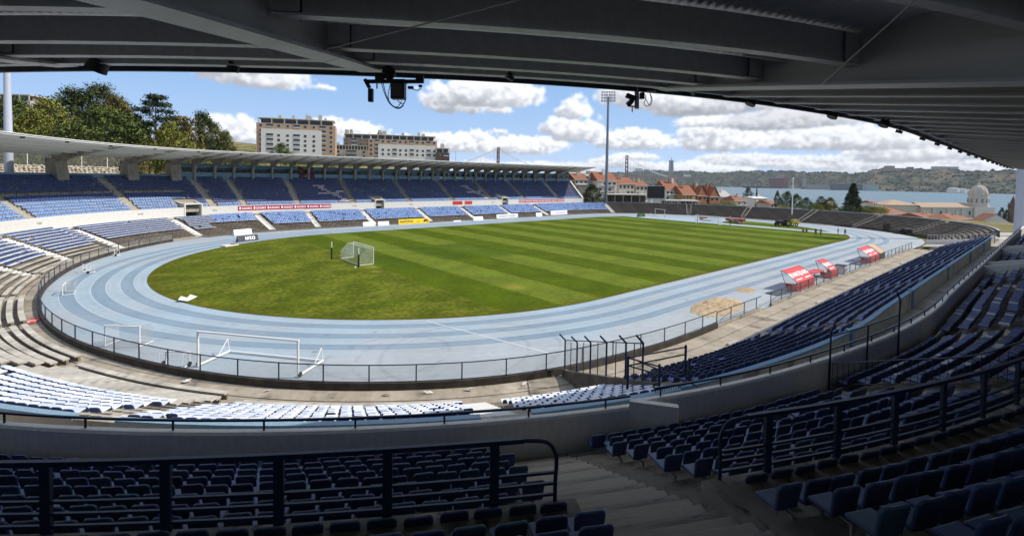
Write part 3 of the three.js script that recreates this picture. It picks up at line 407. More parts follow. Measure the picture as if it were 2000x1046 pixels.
// ---------------------------------------------------------------- roof of the opposite stand
{
  const o = put(new THREE.Group(), opp, 'roof'), piers = [51.3, 61.7, 68.5, 71.8, 75.2, 78.6, 82.1, 85.8], beams = [];
  for (let t = 89.6; t < FAR(70); t += 4.6) piers.push(t);
  const zU = (d) => 16.35 + (26 - d) * 0.082;                           // underside of the slab
  mesh('roof_slab', sweep(2, FAR(65.5), [[9.6, 17.72], [9.6, 17.98], [30.5, 16.5], [30.5, 16.1], [26, 16.38]], 2, true), MAT.whitePaint, o);
  mesh('roof_edge', sweep(2, FAR(65.5), rect(9.45, 9.6, 17.66, 18.02), 2, true), MAT.whitePaint, o);
  mesh('gutter_pipe', sweep(2, FAR(65.5), rect(9.3, 9.42, 17.9, 18.0), 2, true), MAT.whiteTube, o);
  for (const d of [13.2, 16.8, 20.4, 24]) mesh('purlin', sweep(2, 70, rect(d, d + 0.3, zU(d) - 0.55, zU(d) + 0.04), 2, true), MAT.whitePaint, o);
  piers.forEach((t, i) => {
    const big = t < 70, w = big ? 0.9 : 0.42, dt = t <= 90 ? w / 1.25 : w, z = (d) => zU(d);
    mesh('roof_beam', sweep(t - dt / 2, t + dt / 2, [[9.9, z(9.9) + 0.03], [9.9, z(9.9) - 0.12], [20, z(20) - (big ? 0.9 : 0.6)], [24.6, z(24.6) - (big ? 1.6 : 1.5)], [26.6, z(26.6) - 1.7], [26.6, z(26.6) + 0.03]], 0.5, true), MAT.paleConcrete, o);
    const wide = big ? 2.2 : 0.5, dw = t <= 90 ? wide / 1.3 : wide;
    mesh('pillar', sweep(t - dw / 2, t + dw / 2, big ? [[24.2, 10.6], [25.0, 15.2], [27.4, 15.4], [27.0, 10.6]] : [[25.4, 11.2], [25.35, 13.6], [24.7, 15.3], [26.2, 15.4], [26.0, 11.2]], 0.6, true), big ? MAT.concrete : MAT.paleConcrete, opp);
  });
  for (const t of walk(4, FAR(66), 10, 9)) mesh('edge_lamp', box(0.5, 0.22, 0.3).applyMatrix4(M4(PV(t, 10.3, 17.55))), MAT.black, o);
}
// ---------------------------------------------------------------- roof over the main stand: deep steel girders, purlins and ribbed sheet
{
  const o = put(new THREE.Group(), main, 'roof'), zB = (d) => 15.68 - (d - 13.4) * 0.125, zT = (d) => 15.82 + (d - 13) * 0.105;   // bottom flange, sheet
  const gt = (t, d) => t > -66 ? t + (d - 13.3) * 0.19 : t < -90 ? t : -Math.acos(clamp((rf(t) + 13.3) * Math.cos(t * Math.PI / 180) / (rf(t) + d), -1, 1)) * 180 / Math.PI;                        // askew to the bowl near the corner, square to the straight beyond it
  const prism = (t, w, bot, top, end) => { const ds = [13.22, 17, 21, 26, 31, end].filter((d) => d <= end), pos = [], idx = []; ds.forEach((d, i) => { const c = P(gt(t, d), d), e = P(gt(t, d + 0.1), d + 0.1), l = Math.hypot(e[0] - c[0], e[1] - c[1]), s = [-(e[1] - c[1]) / l * w / 2, (e[0] - c[0]) / l * w / 2]; for (const [k, z] of [[1, bot(d)], [1, top(d)], [-1, top(d)], [-1, bot(d)]]) pos.push(c[0] + s[0] * k, z, -(c[1] + s[1] * k)); }); const n = ds.length; for (let i = 0; i < n - 1; i++) for (let k = 0; k < 4; k++) { const a = i * 4 + k, b = i * 4 + (k + 1) % 4; idx.push(a, b, a + 4, b, b + 4, a + 4); } idx.push(0, 2, 1, 0, 3, 2); const g = new THREE.BufferGeometry(); g.setAttribute('position', new THREE.Float32BufferAttribute(pos, 3)); g.setIndex(idx); const f = g.toNonIndexed(); f.computeVertexNormals(); f.setAttribute('uv', new THREE.Float32BufferAttribute(new Float32Array(f.attributes.position.count * 2).map((_, q) => f.attributes.position.array[(q >> 1) * 3 + (q & 1)]), 2)); return f; };
  const girder = (t, w, fl, mat, end) => { mesh('girder_web', prism(t, w, (d) => zB(d) + 0.06, zT, end), mat, o); mesh('girder_flange', prism(t, fl, zB, (d) => zB(d) + 0.07, end), MAT.roofSteel, o); };
  const mains = [-41.6, -50, -58.3, -66.9], close = []; for (let t = -69.6; t > -90; t -= 2.62) close.push(t); for (let t = -92.8; t > -90 - STRAIGHT; t -= 2.95) close.push(t);
  for (const t of mains) girder(t, 0.08, 0.8, MAT.roofSteel, 38);
  for (const t of close) girder(t, 0.07, 0.34, MAT.roofSteel, 34);
  // purlins: I-beams between the main girders, lower towards the edge
  const purlins = [[13.75, 0.22], [14.9, 0.4], [16.4, 0.62], [18.6, 0.85], [21.6, 1.0], [25.2, 1.1], [29.2, 1.2]];
  for (let i = 0; i < mains.length - 1; i++) for (const [d, h] of purlins) { const a = gt(mains[i], d) - 0.08, b = gt(mains[i + 1], d) + 0.08; mesh('purlin', sweep(a, b, rect(d, d + 0.05, zT(d) - h, zT(d) - 0.05), 1.2, true), MAT.darkSteel, o); mesh('purlin_flange', sweep(a, b, rect(d - 0.11, d + 0.16, zT(d) - h - 0.035, zT(d) - h), 1.2, true), MAT.roofSteel, o); for (const [t, s] of [[a, -1], [b, 1]]) mesh('end_plate', sweep(t, t + s * 0.4, rect(d - 0.06, d + 0.11, zT(d) - h + 0.05, zT(d) - 0.1), 0.5, true), MAT.darkSteel, o); }
  for (const [d, h] of [[13.5, 0.2], [17, 0.3], [21, 0.3], [26, 0.3]]) mesh('purlin', sweep(-66.9, -90 - STRAIGHT, rect(d, d + 0.08, zT(d) - h, zT(d) - 0.03), 2, true), MAT.darkSteel, o);
  // ribbed roof sheet
  { const ts = walk(-36, -90 - STRAIGHT, 20, 0.055), pos = [], uv = [], idx = [], ds = [13, 20, 28, 40]; ts.forEach((t, i) => ds.forEach((d) => { const p = P(t, d), z = zT(d) + [0, 0.03, 0.03, 0][i % 4]; pos.push(p[0], z, -p[1]); uv.push(i * 0.11, d); })); const n = ds.length; for (let i = 0; i < ts.length - 1; i++) for (let k = 0; k < n - 1; k++) { const a = i * n + k; idx.push(a, a + 1, a + n, a + 1, a + n + 1, a + n); } const g = new THREE.BufferGeometry(); g.setAttribute('position', new THREE.Float32BufferAttribute(pos, 3)); g.setAttribute('uv', new THREE.Float32BufferAttribute(uv, 2)); g.setIndex(idx); const f = g.toNonIndexed(); f.computeVertexNormals(); mesh('roof_sheet', f, MAT.sheet, o); }
  mesh('roof_cover', sweep(-36, -90 - STRAIGHT, [[12.98, 15.93], [40, 18.9]], 2), MAT.greyPaint, o);
  mesh('roof_edge', sweep(-36, -90 - STRAIGHT, rect(12.9, 13.02, 15.64, 15.98), 1.2, true), MAT.navySteel, o);
  mesh('rear_wall', sweep(-36, -90 - STRAIGHT, rect(38, 38.3, 8, 15.2), 2, true), MAT.whitePaint, main);  // unseen wall, kept low as an added opening for fill light
  for (const t of walk(-37, -90 - STRAIGHT + 1, 38, 9)) mesh('rear_column', sweep(t, t - 0.4, rect(37.9, 38.35, 15.1, 18.6), 0.4, true), MAT.whitePaint, main);  // unseen columns across the added opening
  { const a = PV(-65.35, 14.55, 4.2), b = PV(-66.45, 15.35, 4.2), d = b.clone().sub(a); mesh('parapet_pier', box(d.length(), 1.42, 0.24, 0, 0.71, 0).rotateY(-Math.atan2(d.z, d.x)).translate((a.x + b.x) / 2, 4.2, (a.z + b.z) / 2), MAT.whitePaint, main); }
  // tie rods
  mesh('tie_rod', rod(at(612, 103, 10.6), at(1040, -8, 6.2), 0.014), MAT.greySteel, o);
  mesh('tie_rod', rod(at(1605, 165, 11.5), at(1800, -10, 7.2), 0.014), MAT.greySteel, o);
  // rail on the parapet and the two walkway railings
  const pr = [[-31, -65.4, 5.70], [-66.2, -90 - 80, 5.84]];
  for (const [a, b, z] of pr) { const r = thing('parapet_rail', b < -90 ? 'thin dark handrail along the grey parapet of the straight side' : 'thin dark handrail on the curved grey parapet of the near bend', 'railing', 'handrails on the parapet'); mesh('handrail', sweep(a, b, rect(14.46, 14.52, z - 0.03, z + 0.03), 1, true), MAT.navySteel, r); for (const t of walk(a - 0.2, b, 14.5, 2.5)) mesh('rail_post', rod(PV(t, 14.49, z - 0.3), PV(t, 14.49, z), 0.03), MAT.navySteel, r); }
  for (const [a, b, label] of [[-61.35, -38, 'dark steel walkway railing with four bars left of the stair'], [-63.65, -90 - 40, 'dark steel walkway railing with four bars right of the stair']]) {
    const r = thing('walkway_railing', label, 'railing', 'railings along the walkway'), z0 = 7.55, D = 21.18, dir = Math.sign(b - a), s = dir * 0.4;
    const curve = [PV(a, D, z0 + 0.3), PV(a, D, z0 + 0.74), PV(a + s * 0.25, D, z0 + 0.94), PV(a + s, D, z0 + 1.01)];
    mesh('end_bend', new THREE.TubeGeometry(new THREE.CatmullRomCurve3([PV(a, D, z0), ...curve]), 24, 0.032, 8), MAT.navySteel, r);
    mesh('top_rail', sweep(a + s, b, rect(D - 0.035, D + 0.035, z0 + 0.975, z0 + 1.045), 0.8, true), MAT.navySteel, r);
    for (const h of [0.13, 0.30, 0.47]) mesh('rail_bar', sweep(a, b, rect(D - 0.02, D + 0.02, z0 + h - 0.02, z0 + h + 0.02), 0.8, true), MAT.navySteel, r);
    walk(a + s * 1.9, b, D, 1.52).forEach((t) => mesh('rail_post', sweep(t - 0.055, t + 0.055, rect(D - 0.03, D + 0.03, z0 - 0.02, z0 + 0.98), 0.2, true), MAT.navySteel, r));
  }
}
// ---------------------------------------------------------------- seats: the three hundred nearest one by one, the others together
{
  const inView = (s) => { const p = new THREE.Vector3().setFromMatrixPosition(s.m); p.y += 0.4; const q = p.sub(camera.position), dz = q.dot(FW); if (dz < 1) return false; const x = 1000 + FOCAL * q.dot(RT) / dz, y = 380 - FOCAL * q.dot(UP) / dz; return x > -40 && x < 2040 && y < 1090; };
  near.sort((a, b) => a.dist - b.dist);
  const single = new Set(near.filter(inView).slice(0, 300)), rows = new Map();
  for (const s of single) { const k = [s.block, s.row, s.t > -62.5 ? 'L' : s.t > -73.2 ? 'M' : 'R'].join(); if (!rows.has(k)) rows.set(k, []); rows.get(k).push(s); }
  const ord = (n) => n + (n % 100 > 10 && n % 100 < 14 ? 'th' : ['th', 'st', 'nd', 'rd'][n % 10] || 'th'), mats = Object.values(SEAT);
  for (const [k, list] of rows) {
    const [block, row, side] = k.split(','), n = +row; list.sort((a, b) => side === 'L' ? a.t - b.t : b.t - a.t);
    list.forEach((s, i) => {
      const where = block === 'low' ? `${ord(UPR.n - n)} row below the walkway railing` : n ? `${ord(n + 1)} row above the walkway` : 'front row above the walkway';
      const g = tag(put(new THREE.Group(), scene, 'stadium_seat'), `navy seat, ${where}, ${side === 'R' ? 'beyond the bar fence' : side === 'L' ? 'left of the stair' : 'right of the stair'}, ${ord(i + 1)} ${side === 'R' ? 'along' : 'from it'}`, 'seat', 'navy seats of the main stand');
      g.applyMatrix4(s.m); const m = mats[Math.floor(s.k * 4.99)];
      mesh('seat_pan', seatPan, m, g); mesh('backrest', seatBack, m, g); mesh('bracket', seatBracket, MAT.greySteel, g);
    });
  }
  const others = [...rest, ...near.filter((s) => !single.has(s))], o = put(new THREE.Group(), scene, 'seat_rows'); o.userData = { kind: 'stuff', label: 'thousands of blue and pale plastic seats filling the terraces' };
  const lowBack = simpleBack.clone().translate(0, -0.36, 0).scale(1, 0.55, 1).translate(0, 0.36, 0.02);
  for (const [name, geo, key, set] of [['seat_pans', simplePan, 'pan', others], ['seat_backs', simpleBack, 'back', others.filter((s) => !s.low)], ['low_seat_backs', lowBack, 'back', others.filter((s) => s.low)]]) { const im = new THREE.InstancedMesh(geo, std(0xffffff, 0.55), set.length); set.forEach((s, i) => { im.setMatrixAt(i, s.m); im.setColorAt(i, lin(...s[key])); }); im.userData.kind = 'stuff'; im.name = name; im.castShadow = im.receiveShadow = true; o.add(im); }
  console.log('seats', near.length, rest.length, single.size);
}
// ---------------------------------------------------------------- fences
{
  const o = thing('track_fence', 'dark post and chain-link fence on a low mossy wall around the track', 'fence');
  const runs = [[52, -90], [-90, -90 - 9.2], [-90 - 11.6, -90 - 80]];
  runs.forEach(([a, b], k) => {
    const zw = k ? 0.26 : 0.46, zt = k ? 1.35 : 1.5;
    mesh('low_wall', sweep(a, b, rect(-0.1, 0.14, -0.05, zw), 1.4, true), k ? MAT.concrete : MAT.mossWall, o);
    mesh('top_rail', sweep(a, b, rect(-0.02, 0.03, zt - 0.03, zt + 0.02), 1.2, true), MAT.navySteel, o);
    mesh('bottom_rail', sweep(a, b, rect(-0.01, 0.02, zw + 0.03, zw + 0.06), 1.2, true), MAT.navySteel, o);
    const ts = walk(a, b, 0, 2.72); ts.forEach((t, i) => { mesh('post', rod(PV(t, 0.005, 0.05), PV(t, 0.005, zt + 0.02), 0.042, 0.042, 8), MAT.navySteel, o); if (i + 1 < ts.length) { mesh('mesh_panel', sweep(t, ts[i + 1], [[0.035, zw + 0.03], [0.035, zt - 0.02]], 1.4), chainLink, o); if (i % 3 === 1 && k) mesh('stay', rod(PV(t, -0.9, 0.02), PV(t, 0, zt * 0.7), 0.022, 0.022, 6), MAT.navySteel, o); } });
  });
}
const armPost = (o, t, d, z, h, lean = 1, r = 0.05) => { mesh('post', rod(PV(t, d, z), PV(t, d, z + h), r, r, 8), MAT.navySteel, o); const top = PV(t, d, z + h), side = PV(t + lean, d, z + h).sub(top).normalize(); mesh('angled_arm', rod(top, top.clone().addScaledVector(side, 0.42).add(new THREE.Vector3(0, 0.42, 0)), r, r, 8), MAT.navySteel, o); };
{
  // fence between the open terrace and the main stand, standing on a sloping wall
  const T = -69.6, o = thing('dividing_fence', 'tall dark fence with angled arms between the open terrace and main stand', 'fence'), zs = (d) => 0.55 + Math.max(0, d - 1) * 0.33;
  mesh('sloping_wall', sweep(T + 0.12, T - 0.12, [[0.3, 0], [0.3, 0.5], [1, 0.62], [9.6, 3.42], [9.6, 2.4], [3, 0]], 0.2, true), MAT.oldConcrete, o);
  for (const d of [0.5, 2.1, 3.7, 5.4, 7.2, 8.6]) armPost(o, T, d, zs(d) - 0.1, 1.95, 1);
  for (const d of [1.3, 2.9, 4.5, 6.3, 7.9]) mesh('thin_post', rod(PV(T, d, zs(d) - 0.05), PV(T, d, zs(d) + 1.85), 0.025), MAT.navySteel, o);
  mesh('top_rail', bar(PV(T, 0.5, zs(0.5) + 1.83), PV(T, 8.6, zs(8.6) + 1.83), 0.05), MAT.navySteel, o);
  const ds = [0.5, 2.1, 3.7, 5.4, 7.2, 8.6]; for (let i = 0; i < 3; i++) mesh('mesh_panel', poly([[PV(T, ds[i], zs(ds[i])), PV(T, ds[i + 1], zs(ds[i + 1])), PV(T, ds[i + 1], zs(ds[i + 1]) + 1.8), PV(T, ds[i], zs(ds[i]) + 1.8)]]), chainLink, o);
  const g = thing('stair_gate', 'dark railed steps and gate at the top of the dividing fence', 'gate');
  for (const [t, d] of [[-68.3, 9.3], [-69, 10.6], [-71.6, 9.3], [-70.6, 10.6]]) mesh('gate_post', rod(PV(t, d, 2.6), PV(t, d, 4.75), 0.06), MAT.navySteel, g);
  for (const h of [4.65, 4.3]) { mesh('gate_rail', bar(PV(-68.3, 9.3, h), PV(-71.6, 9.3, h), 0.05), MAT.navySteel, g); mesh('gate_rail', bar(PV(-68.3, 9.3, h), PV(-69, 10.6, h), 0.05), MAT.navySteel, g); }
  mesh('slanting_rail', bar(PV(-68.3, 9.3, 4.7), PV(-70.2, 11.6, 4.0), 0.05), MAT.navySteel, g);
  mesh('gate_mesh', poly([[PV(-68.3, 9.3, 3.3), PV(-69.9, 9.3, 3.3), PV(-69.9, 9.3, 4.3), PV(-68.3, 9.3, 4.3)]]), chainLink, g);
  for (let i = 0; i < 14; i++) mesh('gate_bar', rod(PV(-68.4 - i * 0.11, 11.2, 3.3), PV(-68.4 - i * 0.11, 11.2, 4.1), 0.014), MAT.navySteel, g);
  // bar fence through the shaded upper tier
  const T2 = -73.9, b = thing('bar_fence', 'dark fence of thin upright bars across the shaded seats', 'fence'), zu = (d) => d < 21 ? 4.4 + (d - 14.85) * 0.427 : 7.55 + Math.max(0, d - 22.3) * 0.44;
  mesh('top_rail', new THREE.TubeGeometry(new THREE.CatmullRomCurve3([14.8, 17, 19, 21, 22.3, 25, 27].map((d) => PV(T2, d, zu(d) + 1.05))), 30, 0.025, 6), MAT.navySteel, b);
  mesh('bottom_rail', new THREE.TubeGeometry(new THREE.CatmullRomCurve3([14.8, 17, 19, 21, 22.3, 25, 27].map((d) => PV(T2, d, zu(d) + 0.2))), 30, 0.02, 6), MAT.navySteel, b);
  for (let d = 14.8; d < 27; d += 0.2) mesh('upright_bar', rod(PV(T2, d, zu(d) + 0.18), PV(T2, d, zu(d) + 1.05), 0.011, 0.011, 5), MAT.navySteel, b);
  armPost(b, T2, 14.7, 4.0, 2.7, -1, 0.038);
  const w = thing('parapet_fence', 'tall chain-link fence with angled posts along the straight parapet', 'fence');
  for (const [t, d, z, h] of [[-79.5, 14.75, 4.6, 2.6], [-88, 18.5, 6, 2.6]]) armPost(w, t, d, z, h, 1, 0.038);
  for (const [a, c] of [[-74, -76.6], [-76.6, -79.5]]) mesh('mesh_panel', sweep(a, c, [[14.72, 5.0], [14.72, 6.5]], 1), chainLink, w);
  mesh('top_rail', sweep(-74, -79.5, rect(14.7, 14.74, 6.48, 6.53), 0.8, true), MAT.navySteel, w);
  mesh('post', rod(PV(-76.6, 14.72, 4.6), PV(-76.6, 14.72, 6.5), 0.035), MAT.navySteel, w);
}
// ---------------------------------------------------------------- far end terrace
{
  const o = thing('far_end_terrace', 'bare brown concrete terrace curving behind the far bend', 'terrace'), a = FAR(60), b = FAR(-80);
  const bench = std(lin(0.30, 0.26, 0.22), 0.95, { map: stainMap }), bench2 = std(lin(0.36, 0.31, 0.26), 0.95, { map: stainMap });
  for (let k = 0; k < LOW.n; k++) { stepRow(o, a, b, lowD(k), lowD(k + 1), opZ(k) + 0.03 * k, 0.5, MAT.oldConcrete, 2); mesh('bench', sweep(a + 1, b - 1, rect(lowD(k) + 0.1, lowD(k) + 0.42, opZ(k) + 0.03 * k + 0.28, opZ(k) + 0.03 * k + 0.34), 2, true), k % 2 ? bench : bench2, o); }
  for (const [p, q] of [[60, 30], [29, 8], [7, -14], [-15, -33], [-34.5, -52], [-53.5, -80]]) mesh('rim_wall', sweep(FAR(p), FAR(q), rect(11.05, 11.3, 2.4, 3.72), 2, true), std(lin(0.045, 0.085, 0.17), 0.7), o);
  mesh('rim_cap', sweep(a, b, rect(10.98, 11.4, 3.72, 3.82), 2, true), MAT.paleConcrete, o);
  for (const t of [29.5, 7.5, -14.5, -34, -53]) { const s = aisle(o, FAR(t), 1.3, lowRows(opZ), MAT.concrete); for (const e of [-0.8, 0.8]) mesh('stair_edge', bar(PV(FAR(t) + e, 3, 0.55), PV(FAR(t) + e, 11, 3.75), 0.12), MAT.paleConcrete, o); }
  const w = thing('end_ramp', 'pale ramp and low white walls beside the far corner', 'ramp');
  mesh('ramp_floor', sweep(FAR(-80.5), FAR(-88), [[0.4, 0.06], [12, 1.2], [24, 1.3]], 1), MAT.paleConcrete, w);
  mesh('forecourt', sweep(FAR(-50), FAR(-89.5), [[11.5, 0.9], [36, 0.9], [36, -3]], 2), MAT.paleConcrete, w);
  mesh('ramp_wall', sweep(FAR(-80), FAR(-80.4), [[0.4, 0], [0.4, 0.9], [11.2, 2.2], [11.2, 0]], 0.3, true), MAT.whitePaint, w);
  mesh('ramp_wall', sweep(FAR(-62), FAR(-89), rect(22, 22.3, 0, 2.6), 2, true), MAT.whitePaint, w);
  for (let d = 0.6; d < 11; d += 0.5) mesh('rail_post', rod(PV(FAR(-80.2), d, 0.9 + d * 0.1), PV(FAR(-80.2), d, 1.9 + d * 0.12), 0.03), MAT.darkSteel, w);
  mesh('hand_rail', bar(PV(FAR(-80.2), 0.5, 1.95), PV(FAR(-80.2), 11, 3.2), 0.06), MAT.darkSteel, w);
}
// ---------------------------------------------------------------- floodlight masts
{
  const mast = (label, base, H, r, mat) => {
    const o = thing('floodlight_mast', label, 'floodlight', 'floodlight masts'); o.position.copy(base);
    mesh('mast', new THREE.CylinderGeometry(r * 0.5, r, H, 20).translate(0, H / 2, 0), mat, o);
    for (const y of [0.3, 0.55, 0.8]) mesh('mast_joint', new THREE.CylinderGeometry(r * (1.02 - y * 0.5), r * (1.03 - y * 0.5), 0.25, 20).translate(0, H * y, 0), mat, o);
    const h = put(new THREE.Group(), o, 'lamp_frame'), toC = new THREE.Vector3(0, 0, 0).sub(base); h.rotation.y = Math.atan2(toC.x, toC.z); h.position.y = H - 2.2;
    for (let y = 0; y < 4; y++) mesh('frame_bar', box(6.4, 0.12, 0.12, 0, y * 1.3, 0), MAT.greyPole, h);
    for (const x of [-3.1, -1, 1, 3.1]) mesh('frame_bar', box(0.12, 4.2, 0.12, x, 1.95, 0), MAT.greyPole, h);
    for (let y = 0; y < 4; y++) for (let x = 0; x < 6; x++) mesh('lamp', new THREE.CylinderGeometry(0.42, 0.25, 0.4, 10).rotateX(Math.PI / 2 + 0.5).translate(-2.6 + x * 1.05, y * 1.3 + 0.5, 0.3), MAT.palePole, h);
    return o;
  };
  const f = at(1184, 392, 215); mast('slim grey floodlight mast behind the far terrace', V(f.x, -f.z, -2), 52.5, 0.85, MAT.greyPole);
  mast('thick pale mast rising behind the opposite stand roof', V(-96.5, 62.5, 6), 44, 0.72, MAT.palePole);
  mast('pale mast at the far corner of the main stand', V(82.5, -61.2, -1), 47, 1.0, MAT.palePole);
  const p = at(1548, 398, 160); const pole = thing('flag_pole', 'thin white flagpole on the rim of the far terrace', 'flagpole'); mesh('pole', rod(V(p.x, -p.z, 2), V(p.x, -p.z, 14.2), 0.2, 0.14), MAT.whiteTube, pole); mesh('finial', new THREE.SphereGeometry(0.25, 10, 8).translate(p.x, 14.3, p.z), MAT.whiteTube, pole);
}
// ---------------------------------------------------------------- goals
function goal(name, label, group, x, y, turn, opt = {}) {          // mouth in the local x direction, net behind it in +z
  const o = thing(name, label, 'goal', group), w = opt.w || 7.32, h = opt.h || 2.44, r = opt.r || 0.06, m = opt.mat || MAT.whiteTube, b = opt.depth || 2.0, tp = opt.top || 0.9, P3 = (a, c, d) => new THREE.Vector3(a, c, d);
  o.position.copy(V(x, y, 0.03)); o.rotation.y = turn;
  for (const s of [-1, 1]) mesh('post', rod(P3(s * w / 2, 0, 0), P3(s * w / 2, h, 0), r, r, 10), m, o);
  mesh('crossbar', rod(P3(-w / 2 - r, h, 0), P3(w / 2 + r, h, 0), r, r, 10), m, o);
  if (opt.portable) { for (const s of [-1, 1]) { mesh('side_bar', rod(P3(s * w / 2, 0.08, 0), P3(s * w / 2, 0.08, b), r * 1.2, r * 1.2, 8), m, o); mesh('stay', rod(P3(s * w / 2, 0.1, b), P3(s * w / 2, 1.0, b - 0.15), r * 0.5), m, o); mesh('stay', rod(P3(s * w / 2, 1.0, b - 0.15), P3(s * w / 2, 0.1, b - 1.0), r * 0.5), m, o); mesh('wheel', new THREE.CylinderGeometry(0.16, 0.16, 0.08, 14).rotateZ(Math.PI / 2).translate(s * (w / 2 + 0.08), 0.16, 0.1), MAT.rubber, o); } mesh('back_bar', rod(P3(-w / 2, 0.08, b), P3(w / 2, 0.08, b), r, r, 8), m, o); }
  else {
    for (const s of [-1, 1]) mesh('base_bar', rod(P3(s * w / 2, 0.04, 0), P3(s * w / 2, 0.04, b), r * 0.7), m, o);
    mesh('base_bar', rod(P3(-w / 2, 0.04, b), P3(w / 2, 0.04, b), r * 0.7), m, o);
    const n = opt.net || goalNet, L = (a, c, d) => P3(a, c, d), rows = [[h, 0], [h - 0.1, tp * 0.5], [h - 0.06, tp], [1.2, b * 1.02], [0.05, b]];
    const f = []; for (let i = 0; i < rows.length - 1; i++) for (let k = 0; k < 6; k++) { const q = (u, [yy, zz], mid) => L(-w / 2 + w * u, yy - (mid ? 0.1 * Math.sin(u * Math.PI) : 0), zz); f.push([q(k / 6, rows[i], i > 0 && i < 4), q((k + 1) / 6, rows[i], i > 0 && i < 4), q((k + 1) / 6, rows[i + 1], i < 3), q(k / 6, rows[i + 1], i < 3)]); }
    mesh('net', poly(f), n, o);
    for (const s of [-1, 1]) mesh('side_net', poly([[...rows.map(([yy, zz]) => L(s * w / 2, yy, zz)), L(s * w / 2, 0.05, 0)]]), n, o);
  }
  return o;
}
goal('football_goal', 'white football goal with net on the near end of the pitch', 'goals on the pitch', -53.1, -0.1, Math.PI / 2 * 3);
goal('football_goal', 'white football goal with net at the far end of the pitch', 'goals on the pitch', 54.6, 1.6, Math.PI / 2);
{ const a = [-77.68, -31.63], b = [-73.0, -37.58]; goal('portable_goal', 'white portable goal frame without net behind the near bend fence', 'spare goals', (a[0] + b[0]) / 2, (a[1] + b[1]) / 2, Math.atan2(b[1] - a[1], b[0] - a[0]), { portable: true, depth: 2.6, h: 2.3, r: 0.07 }).rotation.y = Math.atan2(b[1] - a[1], b[0] - a[0]) + Math.PI; }
goal('portable_goal', 'white spare goal frame standing on the far bend of the track', 'spare goals', 70.5, 27.5, -2.1, { portable: true, depth: 2.2 });
goal('small_goal', 'small white training goal with mesh at the fence of the near bend', 'small goals by the fence', -81.3, -24.2, 2.4, { w: 2.6, h: 1.5, depth: 1.2, r: 0.045, net: greyNet });
goal('small_goal', 'tiny white goal frame beside the portable goal', 'small goals by the fence', -78.6, -30.7, -0.75, { w: 1.6, h: 0.9, depth: 0.7, r: 0.04, portable: true });
goal('small_goal', 'small white goal standing on the outer edge of the left bend', 'small goals by the fence', -84.4, 11.5, 1.8, { w: 1.8, h: 1.0, depth: 0.8, r: 0.04, portable: true });
goal('small_goal', 'small white meshed goal by the fence at the far left of the bend', 'small goals by the fence', -85.6, -1.2, 1.5, { w: 1.8, h: 1.0, depth: 0.8, r: 0.04, net: greyNet });
goal('small_goal', 'small white goal tipped by the left terrace fence', 'small goals by the fence', -82.0, 25.5, 2.2, { w: 1.8, h: 1.1, depth: 0.8, r: 0.04, portable: true });
for (const [x, y, label] of [[-56.49, 3.5, 'black and white net post left of the near goal'], [-55.7, -4.73, 'black and white net post right of the near goal'], [57.6, 6.2, 'black and white net post left of the far goal'], [57.9, -3.9, 'black and white net post right of the far goal']]) { const o = thing('net_post', label, 'post', 'net posts behind the goals'); mesh('padding', rod(V(x, y, 0.03), V(x, y, 1.85), 0.12, 0.11, 12), MAT.black, o); mesh('pole', rod(V(x, y, 1.85), V(x, y, 2.75), 0.075, 0.06, 10), MAT.whiteTube, o); }
{ const o = mesh('football', new THREE.SphereGeometry(0.13, 16, 12).translate(0, 0.13, 0), MAT.whiteTube); o.position.copy(V(-56.4, -5.3, 0.03)); tag(o, 'white football lying beside the near goal post', 'ball'); }
